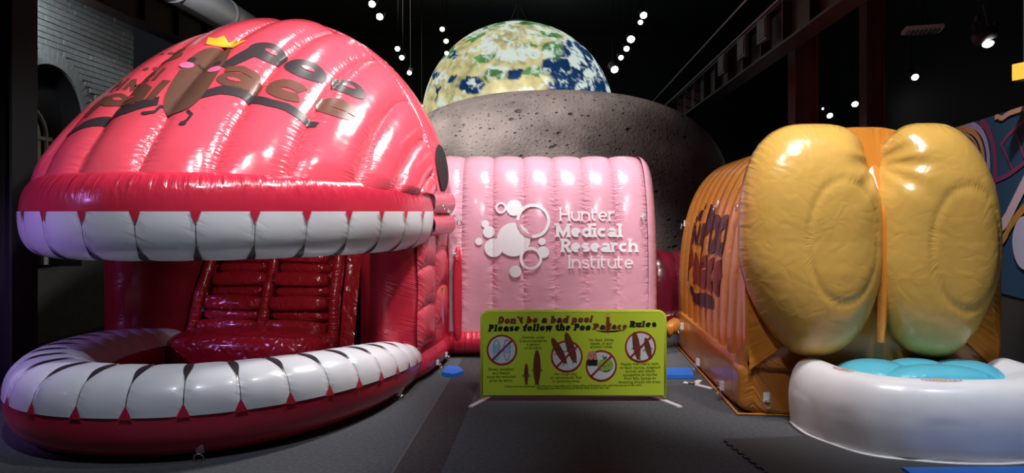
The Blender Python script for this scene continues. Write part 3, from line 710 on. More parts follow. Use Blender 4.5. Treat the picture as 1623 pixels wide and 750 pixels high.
# ---- lips: tubes swept round the mouth
def sup(cx_, a, b, n, th): # superellipse, th 0..pi : left -> front -> right
    c, s = math.cos(th), math.sin(th)
    if s < 0: return Vector((cx_-a*c, 0.45*b*abs(s), 0))
    return Vector((cx_-a*math.copysign(abs(c)**(2/n), c), -b*abs(s)**(2/n), 0))
def arclen_table(fn, t0, t1, n=400):
    P = [fn(t0+(t1-t0)*i/n) for i in range(n+1)]; L = [0.0]
    for a, b in zip(P, P[1:]): L.append(L[-1]+(b-a).length)
    def inv(s):
        s *= L[-1]; lo = 0
        import bisect
        k = min(max(bisect.bisect_left(L, s), 1), n); f_ = (s-L[k-1])/max(1e-9, L[k]-L[k-1]); return t0+(t1-t0)*(k-1+f_)/n
    return inv, L[-1]
class Lip:
    def __init__(s, centre, radii, zc, t0, t1):
        s.c, s.r, s.z = centre, radii, zc; s.inv, s.len = arclen_table(centre, t0, t1)
    def pt(s, q, ang, off=0.0):       # q 0..1 along, ang 0 = outward, +90 deg = up
        th = s.inv(min(max(q, 0), 1)); p = s.c(th); e = 0.01
        d = (s.c(min(th+e, PI*1.2))-s.c(th-e)).normalized(); o = Vector((d.y, -d.x, 0))   # travelling left -> front -> right the outside is on the right hand
        
        rw, rh = s.r(q)
        k = 1.0
        c, sn = math.cos(ang), math.sin(ang); k = (abs(c)**2.5+abs(sn)**2.5)**(-1/2.5)
        return p + o*(rw*k+off)*c + Vector((0, 0, s.z(q)+(rh*k+off)*sn))
def build_lip(lip, red_rng, white_rng, teeth, black_from, sgn, pre):
    rad = math.radians
    surf(pre+'_red_band', lambda q, a: lip.pt(q, a), 0, 1, 150, rad(red_rng[0]), rad(red_rng[1]), 26, RED_LIP, cs, uv=lambda q, a: (0.5+0.5*math.exp(-((math.degrees(a)-48)/26)**2), q*lip.len))
    edges = [j/teeth for j in range(teeth+1)]
    line = Ink()
    for j in range(teeth):
        q0, q1 = edges[j], edges[j+1]
        def tfn(q, a, q0=q0, q1=q1):
            s = (q-q0)/(q1-q0); return lip.pt(q, a, 0.010*max(0, 1-abs(2*s-1)**4))
        surf('tooth', tfn, q0, q1, 10, rad(white_rng[0]), rad(white_rng[1]), 26, WHITE, cs, uv=lambda q, a, q0=q0, q1=q1: (0.5+0.42*abs(2*(q-q0)/(q1-q0)-1), a*0.3+q*3))
    for q in edges[1:-1]:
        g = Ink(); a0, a1 = white_rng
        n = 22; qs = 1.0/lip.len
        lean = (q-0.5)*0.10
        P = [(q + lean*qs*0.0, a0 + (a1-a0)*i/n) for i in range(n+1)]
        o = len(g.V)
        for i, (qq, a) in enumerate(P):
            f_ = i/n
            wd = 0.004 + (0.052*math.sin(min(1, max(0, (f_-black_from)/(0.36)))*PI)**0.8 if f_ > black_from and f_ < black_from+0.36 else 0)
            if f_ >= black_from+0.36: wd = 0.004
            for sd in (-1, 0, 1): g.V.append(Vector((qq + sd*wd*qs*0.5, a)))
        for i in range(n):
            for sd in range(2): b_ = o+i*3+sd; g.F.append((b_, b_+1, b_+4, b_+3))
        g.build('tooth_gap_line', lambda qq, a: lip.pt(qq, rad(a), 0.012), BLACK_INK, cs)
        t = Ink(); t.poly([(q-0.034*qs, a0-1.5*sgn), (q+0.034*qs, a0-1.5*sgn), (q, a0+15*sgn)], 3)
        t.build('gum_notch', lambda qq, a: lip.pt(qq, rad(a), 0.014), RED_LIP, cs)
def lip_plan(t):
    p = sup(0.05, 1.41, 2.22, 2.35 if t > PI/2 else 2.0, t); p.y -= 0.12
    if p.x < 0: p.x *= 1-0.09*min(1, -p.x/1.2)
    return p
LOW = Lip(lambda t: lip_plan(t), lambda q: ((0.31-0.10*abs(2*q-1)**3), (0.29-0.10*abs(2*q-1)**3)), lambda q: (0.29-0.10*abs(2*q-1)**3), -0.45, PI+0.02)
build_lip(LOW, (-200, 9), (6, 165), 23, 0.30, 1, 'lower_lip')
UP = Lip(lambda t: sup(0.01, 1.525, MBd-0.13, 2.05, t), lambda q: (0.24, 0.32), lambda q: 1.62, 0.02, PI-0.02)
build_lip(UP, (200, 3), (5, -150), 17, 0.30, -1, 'upper_lip')
for lp, z in ((LOW, 'lower'), (UP, 'upper')):
    for q in (0.0, 1.0):
        V = [lp.pt(q, 2*PI*i/24) for i in range(24)]; mesh_obj(z+'_lip_end', V, [tuple(range(24))], WHITE if (q == 0.0 and z == 'lower') else RED_LIP, cs, False)

# ---- side walls of the mouth, quilted outside
def wall_shape(sx):
    # plan outline of one cheek wall (closed), then lofted upwards with bulging
    o = [(1.22, -0.30), (1.34, -0.44), (1.50, -0.42), (1.63, -0.26), (1.68, 0.1), (1.70, 0.5), (1.70, 0.9), (1.66, YB), (1.2, YB), (0.70, YB-0.12), (0.86, 0.6), (1.08, 0.1)]
    if sx < 0: o = [(x+0.10, y*0.75+0.20) for x, y in o]
    return [(sx*x, y) for x, y in o]
def smooth_loop(P, it=2):
    for _ in range(it):
        Q = []
        for i in range(len(P)):
            a, b = P[i], P[(i+1) % len(P)]; Q += [(a[0]*.75+b[0]*.25, a[1]*.75+b[1]*.25), (a[0]*.25+b[0]*.75, a[1]*.25+b[1]*.75)]
        P = Q
    return P
for sx in (-1, 1):
    P = smooth_loop(wall_shape(sx)); n = len(P); nz = 40; V, Fc, U = [], [], []
    cxm = sum(p[0] for p in P)/n; cym = sum(p[1] for p in P)/n
    for j in range(nz+1):
        t = j/nz; zz = 0.10 + 1.72*t
        k = 1.0 + 0.02*math.sin(PI*t)
        for i, (x, y) in enumerate(P):
            fl_ = 1.0 if (sx*x < 1.1 or zz > 0.5) else 1.0
            V.append((cxm+(x-cxm)*k, cym+(y-cym)*k, zz)); U.append((0.5+0.4*abs(2*((t*4) % 1)-1), i*0.05+zz*3))
    for j in range(nz):
        for i in range(n): Fc.append((j*n+i, j*n+(i+1) % n, (j+1)*n+(i+1) % n, (j+1)*n+i))
    mesh_obj('cheek_wall', V, Fc, vinyl('shaded_red_vinyl', (0.24, 0.008, 0.016), 0.3, 0.8) if sx < 0 else RED_LIP, cs, True, U)  # left wall gets a darkened red, shade of that side put into colour
    # base tube on the floor along the outside
    m = MB(); pts = [(sx*1.50, -0.30 if sx > 0 else 0.25, 0.16), (sx*1.58, 0.1 if sx > 0 else 0.4, 0.16), (sx*1.60, 0.6, 0.16), (sx*1.60, YB, 0.16)]
    m.tube(pts, [0.15, 0.155, 0.155, 0.15], 16); mesh_obj('base_tube', m.V, m.F, RED_LIP, cs, True, [(0.9, v[1]*2) for v in m.V])
# quilted pillows, right outside wall
QR = 4
for r in range(QR):
    for c in range(2):
        y0, y1 = -0.20+c*0.57, -0.20+(c+1)*0.57; z0 = 0.30+r*0.385+(0.14 if c % 2 else 0); z1 = min(z0+0.385, 1.80)
        def q(s, t, y0=y0, y1=y1, z0=z0, z1=z1):
            y = y0+(y1-y0)*s; zz = z0+(z1-z0)*t
            b = (max(0, 1-abs(2*s-1)**2.2)*max(0, 1-abs(2*t-1)**2.2))**0.6
            x = 1.675 + 0.02*min(1, max(0, (y+0.2)*2)) + 0.042*b - (0.10*max(0, -y)**1.0 if y < 0 else 0)
            return Vector((x, y+0.02*math.sin(zz*9), zz+0.05*math.sin(s*PI)))
        surf('quilt_panel', q, 0, 1, 14, 0, 1, 14, RED, cs, uv=lambda s, t: (0.5+0.5*max(abs(2*s-1), abs(2*t-1)), s*0.5+t*0.4))
# flank strip under the dome, right: two horizontal pillows
for z0, z1 in ((1.40, 1.62), (1.62, 1.86)):
    surf('flank_panel', lambda s, t, z0=z0, z1=z1: Vector((1.72+0.07*max(0, 1-abs(2*t-1)**2.2)**0.6, -0.02+s*(YB+0.02), z0+(z1-z0)*t)), 0, 1, 20, 0, 1, 12, RED, cs, uv=lambda s, t: (t, s*1.2))
# small crowned print on the flank
i = Ink().blob((0.32, 0.62), 0.045, 0.13, 0.2); i.build('flank_print', lambda y, z: (1.785, y, z), CHEEK_INK, cs)
i = Ink().poly([(0.26, 0.80), (0.38, 0.80), (0.40, 0.89), (0.35, 0.84), (0.32, 0.91), (0.29, 0.84), (0.24, 0.89)]); i.build('flank_print', lambda y, z: (1.787, y, z), CROWN_INK, cs)
# ---- throat: floor cushion and climbing blocks
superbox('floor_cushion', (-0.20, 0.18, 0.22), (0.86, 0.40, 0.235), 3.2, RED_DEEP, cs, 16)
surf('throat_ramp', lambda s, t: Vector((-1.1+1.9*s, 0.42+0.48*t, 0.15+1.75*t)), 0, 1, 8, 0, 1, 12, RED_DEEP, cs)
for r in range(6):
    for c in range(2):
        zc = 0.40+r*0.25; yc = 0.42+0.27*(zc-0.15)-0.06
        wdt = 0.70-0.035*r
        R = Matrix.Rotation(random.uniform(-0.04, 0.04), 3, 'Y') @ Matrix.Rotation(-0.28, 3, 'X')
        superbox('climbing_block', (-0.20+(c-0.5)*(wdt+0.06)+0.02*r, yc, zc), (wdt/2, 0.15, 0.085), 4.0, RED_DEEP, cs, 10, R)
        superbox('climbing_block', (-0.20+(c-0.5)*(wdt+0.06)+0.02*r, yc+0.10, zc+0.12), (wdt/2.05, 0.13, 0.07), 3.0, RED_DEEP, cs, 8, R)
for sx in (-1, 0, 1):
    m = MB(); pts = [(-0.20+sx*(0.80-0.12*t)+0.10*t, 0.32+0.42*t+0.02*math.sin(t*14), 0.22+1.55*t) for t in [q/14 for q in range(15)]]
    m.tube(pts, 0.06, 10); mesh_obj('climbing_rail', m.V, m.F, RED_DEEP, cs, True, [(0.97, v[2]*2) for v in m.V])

# ---- print on the dome: logo with bubbles, two words and a crowned figure
rd = math.radians
def DP(off): return lambda ud, pd: dome_pt(rd(ud), rd(pd), off)
def dome_ink(name, ink, mat, off): return ink.build(name, DP(off*0.5), mat, cs, (0, -0.0004, 0.0003))
write_each(lambda i: dome_ink('printed_letter', i, BROWN_INK, 0.010), 'HMRI', 68.2, 33.7, 4.4, 0.26, fit=16.2, track=0.14, ml=0.7)
for (x, y, r) in ((81.0, 46.4, 1.9), (82.4, 43.2, 2.1), (79.4, 41.9, 1.5), (76.0, 42.6, 1.1), (73.4, 41.9, 0.8), (77.4, 48.4, 1.0), (74.6, 50.0, 0.8), (72.4, 49.6, 0.6)):
    dome_ink('printed_bubble', Ink().blob((x, y), r, r*0.78, n=18, rings=2), BROWN_INK, 0.010)
def letter(mat, *blobs, ribbons=(), counters=()):
    for c in blobs: pass
    i = Ink()
    for (x, y, rx, ry) in blobs: i.blob((x, y), rx, ry, n=32, rings=6)
    for pts, w_ in ribbons: i.ribbon(pts, w_, 5, 0.7)
    o = dome_ink('printed_letter', i, mat, 0.010)
    for (x, y, rx, ry) in counters:
        k = Ink().blob((x, y), rx, ry, n=18, rings=2).build('letter_counter', DP(0.009), RED, cs)
# Poo (black)
letter(BLACK_INK, (106.0, 47.9, 5.4, 3.8), ribbons=[([(99.2, 38.6), (101.0, 42.0), (103.2, 47.0)], [3.0, 4.0, 4.6])], counters=[(106.6, 48.2, 1.7, 0.8)])
letter(BLACK_INK, (117.8, 45.9, 6.0, 3.9), counters=[(118.0, 46.3, 1.9, 0.8)])
letter(BLACK_INK, (130.0, 48.5, 5.3, 3.8), counters=[(129.6, 49.0, 1.8, 0.9)])
# Palace (brown)
letter(BROWN_INK, (73.2, 30.1, 3.6, 2.2), ribbons=[([(67.0, 25.6), (69.8, 31.6)], 3.4)], counters=[(74.0, 30.3, 1.2, 0.5)])
letter(BROWN_INK, (80.6, 28.6, 3.8, 2.4), ribbons=[([(78.4, 31.5), (81.6, 31.9), (84.2, 30.4), (84.4, 26.6)], 1.9)], counters=[(80.2, 28.5, 1.3, 0.5)])
letter(BROWN_INK, ribbons=[([(86.9, 27.0), (87.4, 33.4)], 2.2)])
letter(BROWN_INK, (104.8, 34.8, 5.0, 2.5), ribbons=[([(100.2, 37.6), (103.6, 38.8), (107.8, 38.2), (109.6, 36.0), (109.8, 32.8)], 2.1)], counters=[(104.0, 34.8, 1.7, 0.5)])
letter(BROWN_INK, ribbons=[(arc(117.4, 36.0, 3.9, 2.2, 35, 325, 20), 3.2)])
letter(BROWN_INK, ribbons=[(arc(130.6, 37.4, 4.4, 2.5, 0, 322, 22), 3.2), ([(126.6, 37.5), (135.8, 37.8)], 1.4)])
dome_ink('printed_underline', Ink().ribbon([(65.0, 19.6), (70.0, 22.0), (77.0, 23.8), (83.0, 24.6), (89.4, 27.0)], [1.2, 2.6, 3.0, 3.0, 2.6], 4, 0.7), BLACK_INK, 0.010)
dome_ink('printed_underline', Ink().ribbon([(98.0, 28.0), (103.0, 31.0), (108.0, 31.8), (115.0, 30.2), (119.0, 30.2), (128.0, 28.4)], [2.2, 2.8, 2.6, 2.4, 2.6, 2.2], 4, 0.7), BLACK_INK, 0.010)
def capsule(t): return 1.0
i = Ink(); i.blob((94.0, 35.6), 5.3, 12.2, rot=0.15, n=40, rings=12, shape=lambda t: (abs(math.cos(t))**2.8+abs(math.sin(t))**2.8)**(-1/2.8))
dome_ink('figure_body', i, plain('figure_brown_print', (0.13, 0.062, 0.045), 0.36, var=0.08), 0.016)
i = Ink(); i.poly([(88.0, 48.0), (92.0, 48.4), (96.6, 46.8), (98.2, 50.6), (95.4, 50.4), (94.0, 52.8), (92.2, 51.0), (89.6, 53.4), (88.8, 51.2), (86.2, 51.6)], 4); dome_ink('figure_crown', i, CROWN_INK, 0.022)
for c in ((89.0, 38.9), (97.4, 37.5)): dome_ink('figure_cheek', Ink().blob(c, 1.8, 1.1, n=16, rings=2), CHEEK_INK, 0.022)
for c in ((89.0, 41.0), (96.8, 39.8)): dome_ink('figure_eye', Ink().blob(c, 1.0, 0.95, n=12, rings=2), BLACK_INK, 0.022)
dome_ink('figure_mouth', Ink().ribbon(arc(92.8, 40.4, 1.5, 1.0, 200, 340, 8), 0.5, 2), BLACK_INK, 0.022)
for pts, ft, fr2 in (([(92.2, 26.0), (90.6, 25.6), (90.2, 23.8), (88.4, 23.2)], (88.4, 23.1), (1.0, 0.45)), ([(98.4, 24.0), (100.0, 22.8), (99.8, 21.2), (99.2, 20.4)], (99.2, 20.2), (0.9, 0.6))):
    i = Ink(); i.ribbon(pts, 0.7, 2, 0.8); i.blob(ft, fr2[0], fr2[1], n=10, rings=1); dome_ink('figure_leg', i, BLACK_INK, 0.014)

# anchor rings: small webbing tab with a metal ring
def ring_tab(parent, p, d, s=1.0):
    d = Vector(d).normalized(); e = empty('anchor_ring', p, 0, parent=parent)
    R = d.to_track_quat('Y', 'Z').to_matrix()
    m = MB(); m.box((0, 0.008, 0), (0.05*s, 0.012, 0.075*s), R); m.build('tab', STRAP, e)
    m = MB(); m.tube([R @ Vector((0.030*s*math.cos(t), 0.035, -0.045*s+0.034*s*math.sin(t))) for t in [2*PI*q/14 for q in range(14)]], 0.0055, 6, closed=True); m.build('ring', CHROME, e, True)
for q in (0.06, 0.25, 0.62, 0.90):
    p = LOW.pt(q, math.radians(-42), 0.005); th = LOW.inv(q); o = Vector((p.x, p.y, 0)).normalized(); ring_tab(cs, p, (o.x, o.y, -0.5))
for y, z in ((0.15, 0.14), (0.55, 0.14), (0.3, 1.72), (0.62, 1.66), (0.8, 1.62), (0.9, 1.2)): ring_tab(cs, (1.77, y, z), (1, -0.3, 0), 0.65)

# ================================================================== PINK TUNNEL
pk = empty('inflatable_pink_tunnel', (0.45, 9.12, 0), 0.0, 'pink ribbed inflatable tunnel with a white printed logo beside the red castle', 'inflatable tunnel')
PW, PH0, PH1, PN, PD = 0.352, 0.27, 2.30, 3.1, 0.92
NR = 7; PX1 = 1.66-0.45; PX0 = PX1-0.12-NR*PW
def parch(s, k=1.0, dz=0.0):
    t = PI*s; c, sn = math.cos(t), math.sin(t)
    return Vector((0, -PD*k*math.copysign(abs(c)**(2/PN), c), PH0 + (PH1-PH0)*(1-(1-k)*0.45)*max(0, sn)**(2/PN)))
def pink_pt(x, s, off=0.0):
    f_ = ((x-PX0)/PW); fr_ = f_-math.floor(f_)
    xe = PX1
    k = 1.0
    if x > xe-0.16: q = min(1, (x-(xe-0.16))/0.16); k = 1-0.13*(1-math.sqrt(max(0, 1-q*q)))
    b = 0.034*max(0, 1-abs(2*fr_-1)**2.2)**(0.65 if off == 0 else 0.4) if x < PX0+NR*PW else 0.034*max(0, 1-abs((x-PX0-NR*PW)/0.12)**2)
    p = parch(s, k); n = Vector((0, p.y/PD, (p.z-1.2)/1.1)); n = n.normalized() if n.length > 0 else n
    lo = min(1, s*14, (1-s)*14)
    return Vector((x, p.y, p.z)) + n*(b*lo + off)
for r in range(NR):
    a, b_ = PX0+r*PW, PX0+(r+1)*PW - (1e-6)
    surf('rib_panel', pink_pt, a, b_, 14, 0, 1, 84, PINK, pk, uv=lambda x, s, a=a: ((x-a)/PW, s*5.2+a*3))
a = PX0+NR*PW
surf('end_rib', pink_pt, a, PX1, 12, 0, 1, 84, PINK, pk, uv=lambda x, s, a=a: (0.5+0.5*(x-a)/0.12, s*5.2))
V = [pink_pt(PX1, q/60) for q in range(61)]
surf('end_cap', lambda s, t: Vector((PX1+0.05*math.sin(t*PI/2)*0.9, pink_pt(PX1, s).y*(1-t), 1.1+(pink_pt(PX1, s).z-1.1)*(1-t))), 0, 1, 60, 0, 1, 14, PINK, pk, uv=lambda s, t: (0.5+0.5*(1-t), s*5))
for yy in (-0.86, 0.86):
    m = MB(); m.tube([(PX0+0.05, yy, 0.17), (PX0+0.6, yy, 0.17), (PX1-0.3, yy, 0.17), (PX1, yy, 0.17)], 0.14, 14); mesh_obj('base_tube', m.V, m.F, RED_LIP, pk, True, [(0.93, v[0]) for v in m.V])
m = MB(); m.box(((PX0+PX1)/2, 0, 0.12), (PX1-PX0-0.1, 1.6, 0.22)); m.build('floor_mattress', RED_LIP, pk)
superbox('corner_post', (-1.06, -0.96, 0.70), (0.05, 0.06, 0.55), 3, RED_LIP, pk, 8)
for x, z in ((-1.04, 1.56), (1.02, 1.60)): ring_tab(pk, (x, -0.965, z), (0, -1, 0), 0.9)
# printed logo: measured on the front face
def PK(px, py):
    D = 8.03; return ((px-CX)/F*D-0.45, EYE-(py-HY)/F*D)
def pk_map(off):
    def fn(x, z):
        zz = min(max(z, PH0+0.02), PH1-0.02); lo, hi = 0.0, 0.5
        for _ in range(26):
            md = (lo+hi)/2
            if pink_pt(x, md).z < zz: lo = md
            else: hi = md
        return pink_pt(x, lo, off)
    return fn
SC = 8.03/F
for cx_, cy_, r in ((738+76, 300+85-4, 27), (740+75, 300+30, 13), (782, 394, 15), (774, 369, 9.5), (768, 356, 6), (758, 384, 6), (860, 384, 6), (862, 401, 9.5), (817, 432, 9.5)):
    c = PK(cx_, cy_); Ink().blob(c, r*SC, r*SC, n=72, rings=max(4, int(r/1.5))).build('printed_logo_disc', pk_map(0.010 + r*0.00002), WHITE_INK, pk)
for cx_, cy_, r, wd in ((846, 351, 25, 5), (793.5, 330, 7.5, 3.6), (842, 411, 16, 4.6)):
    c = PK(cx_, cy_); Ink().ribbon([(c[0]+r*SC*math.cos(2*PI*q/48), c[1]+r*SC*math.sin(2*PI*q/48)) for q in range(48)], wd*SC, 2, closed=True).build('printed_logo_ring', pk_map(0.0112), WHITE_INK, pk)
i = Ink(); c = PK(846, 351); i.ribbon([(c[0]+25*SC*math.cos(t), c[1]+25*SC*math.sin(t)) for t in [math.radians(178+88*q/24) for q in range(25)]], 5*SC, 2)
i.build('printed_logo_overlap', pk_map(0.016), PINK, pk)
for txt, xa, yb_, cap, wpx, fit in (('Hunter', 889, 351, 21.5, 0.125, 90), ('Medical', 883, 377, 21.5, 0.215, 107), ('Research', 891, 401, 21.5, 0.215, 124), ('Institute', 902, 427, 21.5, 0.125, 105)):
    p = PK(xa, yb_); write_each(lambda i: i.build('printed_letter', pk_map(0.011), WHITE_INK, pk), txt, p[0], p[1], cap*SC, wpx, slab=0.14 if wpx < 0.2 else 0.17, fit=fit*SC, track=0.10 if wpx < .2 else 0.07, ml=0.05)

# ================================================================== MAROON TUNNEL (far, between)
mt = empty('inflatable_maroon_tunnel', (2.82, 10.38, 0), 0.0, 'dim maroon inflatable tunnel in the gap between pink tunnel and orange castle', 'inflatable tunnel')
for r in range(5):
    a = -0.9+r*0.36
    def mf(x, s, a=a):
        t = PI*s; b = 0.05*max(0, 1-abs(2*(x-a)/0.36-1)**2.2)**0.6; c = math.cos(t)
        return Vector((x, -(0.42+b)*math.copysign(abs(c)**0.7, c), 0.05+(1.0+b)*max(0, math.sin(t))**0.7))
    surf('rib_panel', mf, a, a+0.36, 10, 0, 1, 40, MAROON, mt, uv=lambda x, s, a=a: ((x-a)/0.36, s*3))
superbox('base_cushion', (0, -0.40, 0.16), (0.95, 0.16, 0.15), 3.5, MAROON, mt, 8)

# ================================================================== ORANGE CASTLE
oc = empty('inflatable_bottom_castle', (2.90, 5.80, 0), -LEAN, 'orange ribbed inflatable castle with two big yellow buttocks on its front', 'bouncy castle')
OW, OD, OZ0, OZ1, ON = 1.03, 3.25, 0.42, 2.36, 3.0
def obase(c, h, name='base_cushion'):
    return superbox(name, c, h, 7.0, BROWN_O, oc, 18)
obase((-OW+0.16, OD/2+0.02, 0.22), (0.19, OD/2, 0.225)); obase((OW-0.16, OD/2+0.02, 0.22), (0.19, OD/2, 0.225))
obase((0, 0.16, 0.22), (OW+0.03, 0.19, 0.228), 'front_cushion')
m = MB(); m.box((0, OD/2, 0.11), (2*OW-0.3, OD-0.2, 0.2)); m.build('floor_mattress', BROWN_O, oc)
m = MB()
m.tube([(-OW-0.03, OD-0.05, 0.012), (-OW-0.045, 0.0, 0.012), (OW, -0.03, 0.012)], 0.012, 6); m.build('floor_seam', ORANGE, oc, True)
NRO = 10; ORW = OD/NRO
def orange_pt(y, s, off=0.0):
    t = PI*s; c, sn = math.cos(t), math.sin(t); f_ = y/ORW; fr_ = f_-math.floor(f_)
    b = 0.042*max(0, 1-abs(2*fr_-1)**2.2)**0.65
    back_ = 1.0-0.03*(y/OD)
    on = ON if c > 0 else 2.2; hw_ = OW-0.03 if c > 0 else 0.93
    p = Vector((-hw_*back_*math.copysign(abs(c)**(2/on), c), y, OZ0-0.04+(OZ1-OZ0-0.02)*back_*max(0, sn)**(2/on)))
    n = Vector((p.x/OW, 0, max(0, (p.z-1.3))/1.0)); n = n.normalized() if n.length > 0 else n
    return p + n*(b+off)
for r in range(NRO):
    a = r*ORW; b_ = a+ORW-1e-6
    surf('rib_panel', orange_pt, a, b_, 12, 0, 1, 80, ORANGE, oc, uv=lambda y, s, a=a: ((y-a)/ORW, s*5+a*3))
V = [orange_pt(OD-1e-4, q/50) for q in range(51)]
m = MB(); m.prism([(v.x, v.z) for v in V], lambda x, z: (x, OD-0.02, z), lambda x, z: (x, OD+0.03, z)); m.build('rear_wall', ORANGE, oc)
# front face behind the cheeks, puffed
surf('front_face', lambda s, t: Vector((orange_pt(0.0, s).x*(1-t), -0.05-0.10*math.sin(min(1, t*1.6)*PI/2), 1.2+(orange_pt(0.0, s).z-1.2)*(1-t)+0.0)), 0, 1, 60, 0, 1, 14, ORANGE, oc, uv=lambda s, t: (0.5+0.5*(1-t), s*5))
superbox('front_skirt', (-0.03, 0.08, 0.86), (OW-0.035, 0.15, 0.50), 9, ORANGE, oc, 20)
# cheeks
PINCH = (-0.05, 2.02)                              # where the two cheeks are gathered
def cheek(cx_, cz, hw, hh, hd, sx, y0, oval, nout=2.6):
    V, Fc, U = [], [], []; nr, na = 56, 180
    def P(r, t):
        c, s = math.cos(t), math.sin(t)
        n = (3.8 if c*sx > 0 else nout) if s > 0 else 2.35
        k = (abs(c)**n+abs(s)**n)**(-1/n)
        x, z = r*k*c*hw, r*k*s*hh
        x *= 1-(0.40 if sx*x < 0 else 0.06)*max(0, -z/hh-0.15)**1.3
        inn = max(0, sx*x/hw)       # towards the middle line
        z -= 0.24*inn**4*max(0, z/hh)**1.4
        d = hd*max(0.0, 1-r**3.0)**0.52
        e = math.hypot((x-oval[0])/oval[2], (z-oval[1])/oval[3])
        d -= 0.006*math.exp(-((e-1)/0.08)**2)
        px_, pz_ = cx_+x-PINCH[0], cz+z-PINCH[1]; q = math.hypot(px_, pz_); an = math.atan2(pz_, px_)
        d -= 0.17*math.exp(-(q/0.17)**2)
        d += 0.020*math.sin(an*9+sx)*math.exp(-(q/0.28)**2)*min(1, q/0.06)
        return Vector((cx_+x, y0-d*(1+0.12*max(0, -z/hh)), cz+z)), e, q
    for i in range(nr+1):
        r = (i/nr)**0.7
        for j in range(na):
            t = 2*PI*j/na; p, e, q = P(r, t); V.append(p)
            cl_ = max(0.62*math.exp(-((e-1)/0.20)**2), r**6)
            U.append((0.5+0.5*min(1, cl_), t*hh*1.3))
    for i in range(nr):
        for j in range(na): Fc.append((i*na+j, i*na+(j+1) % na, (i+1)*na+(j+1) % na, (i+1)*na+j))
    o = len(V); V.append(Vector((cx_, y0+0.12, cz))); U.append((0.5, 0))
    for j in range(na): Fc.append((nr*na+j, nr*na+(j+1) % na, o))
    return mesh_obj('buttock', V, Fc, TAN, oc, True, U)
cheek(-0.565, 1.425, 0.545, 0.915, 0.36, 1, -0.12, (0.15, 0.0, 0.27, 0.46))
cheek(0.385, 1.425, 0.475, 0.915, 0.34, -1, -0.12, (0.10, -0.05, 0.27, 0.46), 2.05)
surf('cleft_strip', lambda s, t: Vector((-0.055+0.16*(s-0.5)*(1-0.6*t)+0.02*t, 0.06-0.25*min(1, t*2.6)-0.04*math.sin(s*PI)-0.07*math.sin(t*PI), 2.26-1.62*t)), 0, 1, 8, 0, 1, 30, ORANGE, oc, uv=lambda s, t: (s, t*1.3))
# printed words on the ribbed side
def OS(off): return lambda y, z: orange_pt(y, side_s(y, z), off)
def side_s(y, z):
    lo, hi = 0.0, 0.5
    for _ in range(24):
        md = (lo+hi)/2
        if orange_pt(y, md).z < z: lo = md
        else: hi = md
    return lo
def oside(name, ink, mat, off=0.008):   # ink drawn in (metres towards the viewer, height)
    return ink.build(name, lambda x, z: orange_pt(2.60-x, side_s(2.60-x, z), off), mat, oc, (-0.0005, 0, 0))
write_each(lambda i: oside('printed_letter', i, PLUM_INK), 'HMRI', 0.02, 1.28, 0.24, 0.20, fit=0.62, track=0.12, ml=0.04)
for x, z, r in ((0.30, 1.60, 0.06), (0.40, 1.66, 0.04), (0.20, 1.56, 0.035), (0.5, 1.70, 0.03)): oside('printed_bubble', Ink().blob((x, z), r, r), PLUM_INK)
write_each(lambda i: oside('printed_letter', i, PLUM_INK), 'Poo', 0.68, 1.22, 0.50, 0.27, fit=1.10, track=0.04, ml=0.04, na=4, xh=0.80)
write_each(lambda i: oside('printed_letter', i, DKRED_INK), 'Palace', 0.0, 0.84, 0.44, 0.27, fit=1.80, track=0.03, ml=0.04, na=4, xh=0.82)
i = Ink(); i.ribbon([(0.24, 0.80), (0.34, 0.72), (0.6, 0.70), (1.0, 0.74), (1.5, 0.76)], [0.06, 0.11, 0.14, 0.15, 0.10], 3, 0.04); oside('printed_underline', i, PLUM_INK)
for y, z in ((1.6, 1.72), (0.55, 1.72), (3.1, 1.5)): p = orange_pt(y, side_s(y, z), 0.01); ring_tab(oc, p, (-1, 0, 0.1))
for y, z in ((2.4, 0.34), (1.5, 0.12), (0.45, 0.13)): ring_tab(oc, (-OW-0.07, y, z), (-1, -0.4, 0))
ring_tab(oc, (-0.86, -0.04, 0.16), (0, -1, 0))
# air sleeve tied off at the rear corner
m = MB(); m.tube([(-1.0, 2.95, 0.26), (-1.10, 2.88, 0.27), (-1.16, 2.86, 0.25), (-1.22, 2.84, 0.22)], [0.07, 0.10, 0.08, 0.10], 14); mesh_obj('air_sleeve', m.V, m.F, ORANGE, oc, True, [(0.9, v[0]*3) for v in m.V])

# ================================================================== LANDING PAD (toilet bowl)
lpad = empty('inflatable_landing_pad', (3.06, 5.62, 0), -0.02, 'white inflatable landing pad shaped like a toilet bowl with aqua water cushions', 'inflatable pad')
PA, PB = 0.86, 0.88
def plan(t, k, n=2.7):
    c, s = math.cos(t), math.sin(t); q = 2/n
    return (-PA*k*math.copysign(abs(c)**q, c), -PB*k*abs(s)**q)
prof = [(1.035, 0.012), (1.04, 0.05), (1.05, 0.14), (1.055, 0.24), (1.045, 0.34), (1.01, 0.43), (0.955, 0.49), (0.88, 0.515), (0.80, 0.51), (0.72, 0.475), (0.66, 0.42), (0.60, 0.33)]
def pad_pt(t, v, off=0.0):
    f_ = v*(len(prof)-1); i0 = min(int(f_), len(prof)-2); g = f_-i0
    a_, b_, c_, d_ = (prof[max(0, min(len(prof)-1, i0+q))] for q in (-1, 0, 1, 2))
    cr = lambda i: 0.5*((2*b_[i])+(c_[i]-a_[i])*g+(2*a_[i]-5*b_[i]+4*c_[i]-d_[i])*g*g+(3*b_[i]-a_[i]-3*c_[i]+d_[i])*g**3)
    k, z = cr(0), cr(1)
    wv = (0.014*math.sin(t*7+1)+0.01*math.sin(t*17))*(1-v)*(1 if v < 0.3 else 0.6)
    x, y = plan(t, k+wv*0.6)
    return Vector((x, y, z*(1.0-0.10*max(0, math.sin(t))*0)+off))
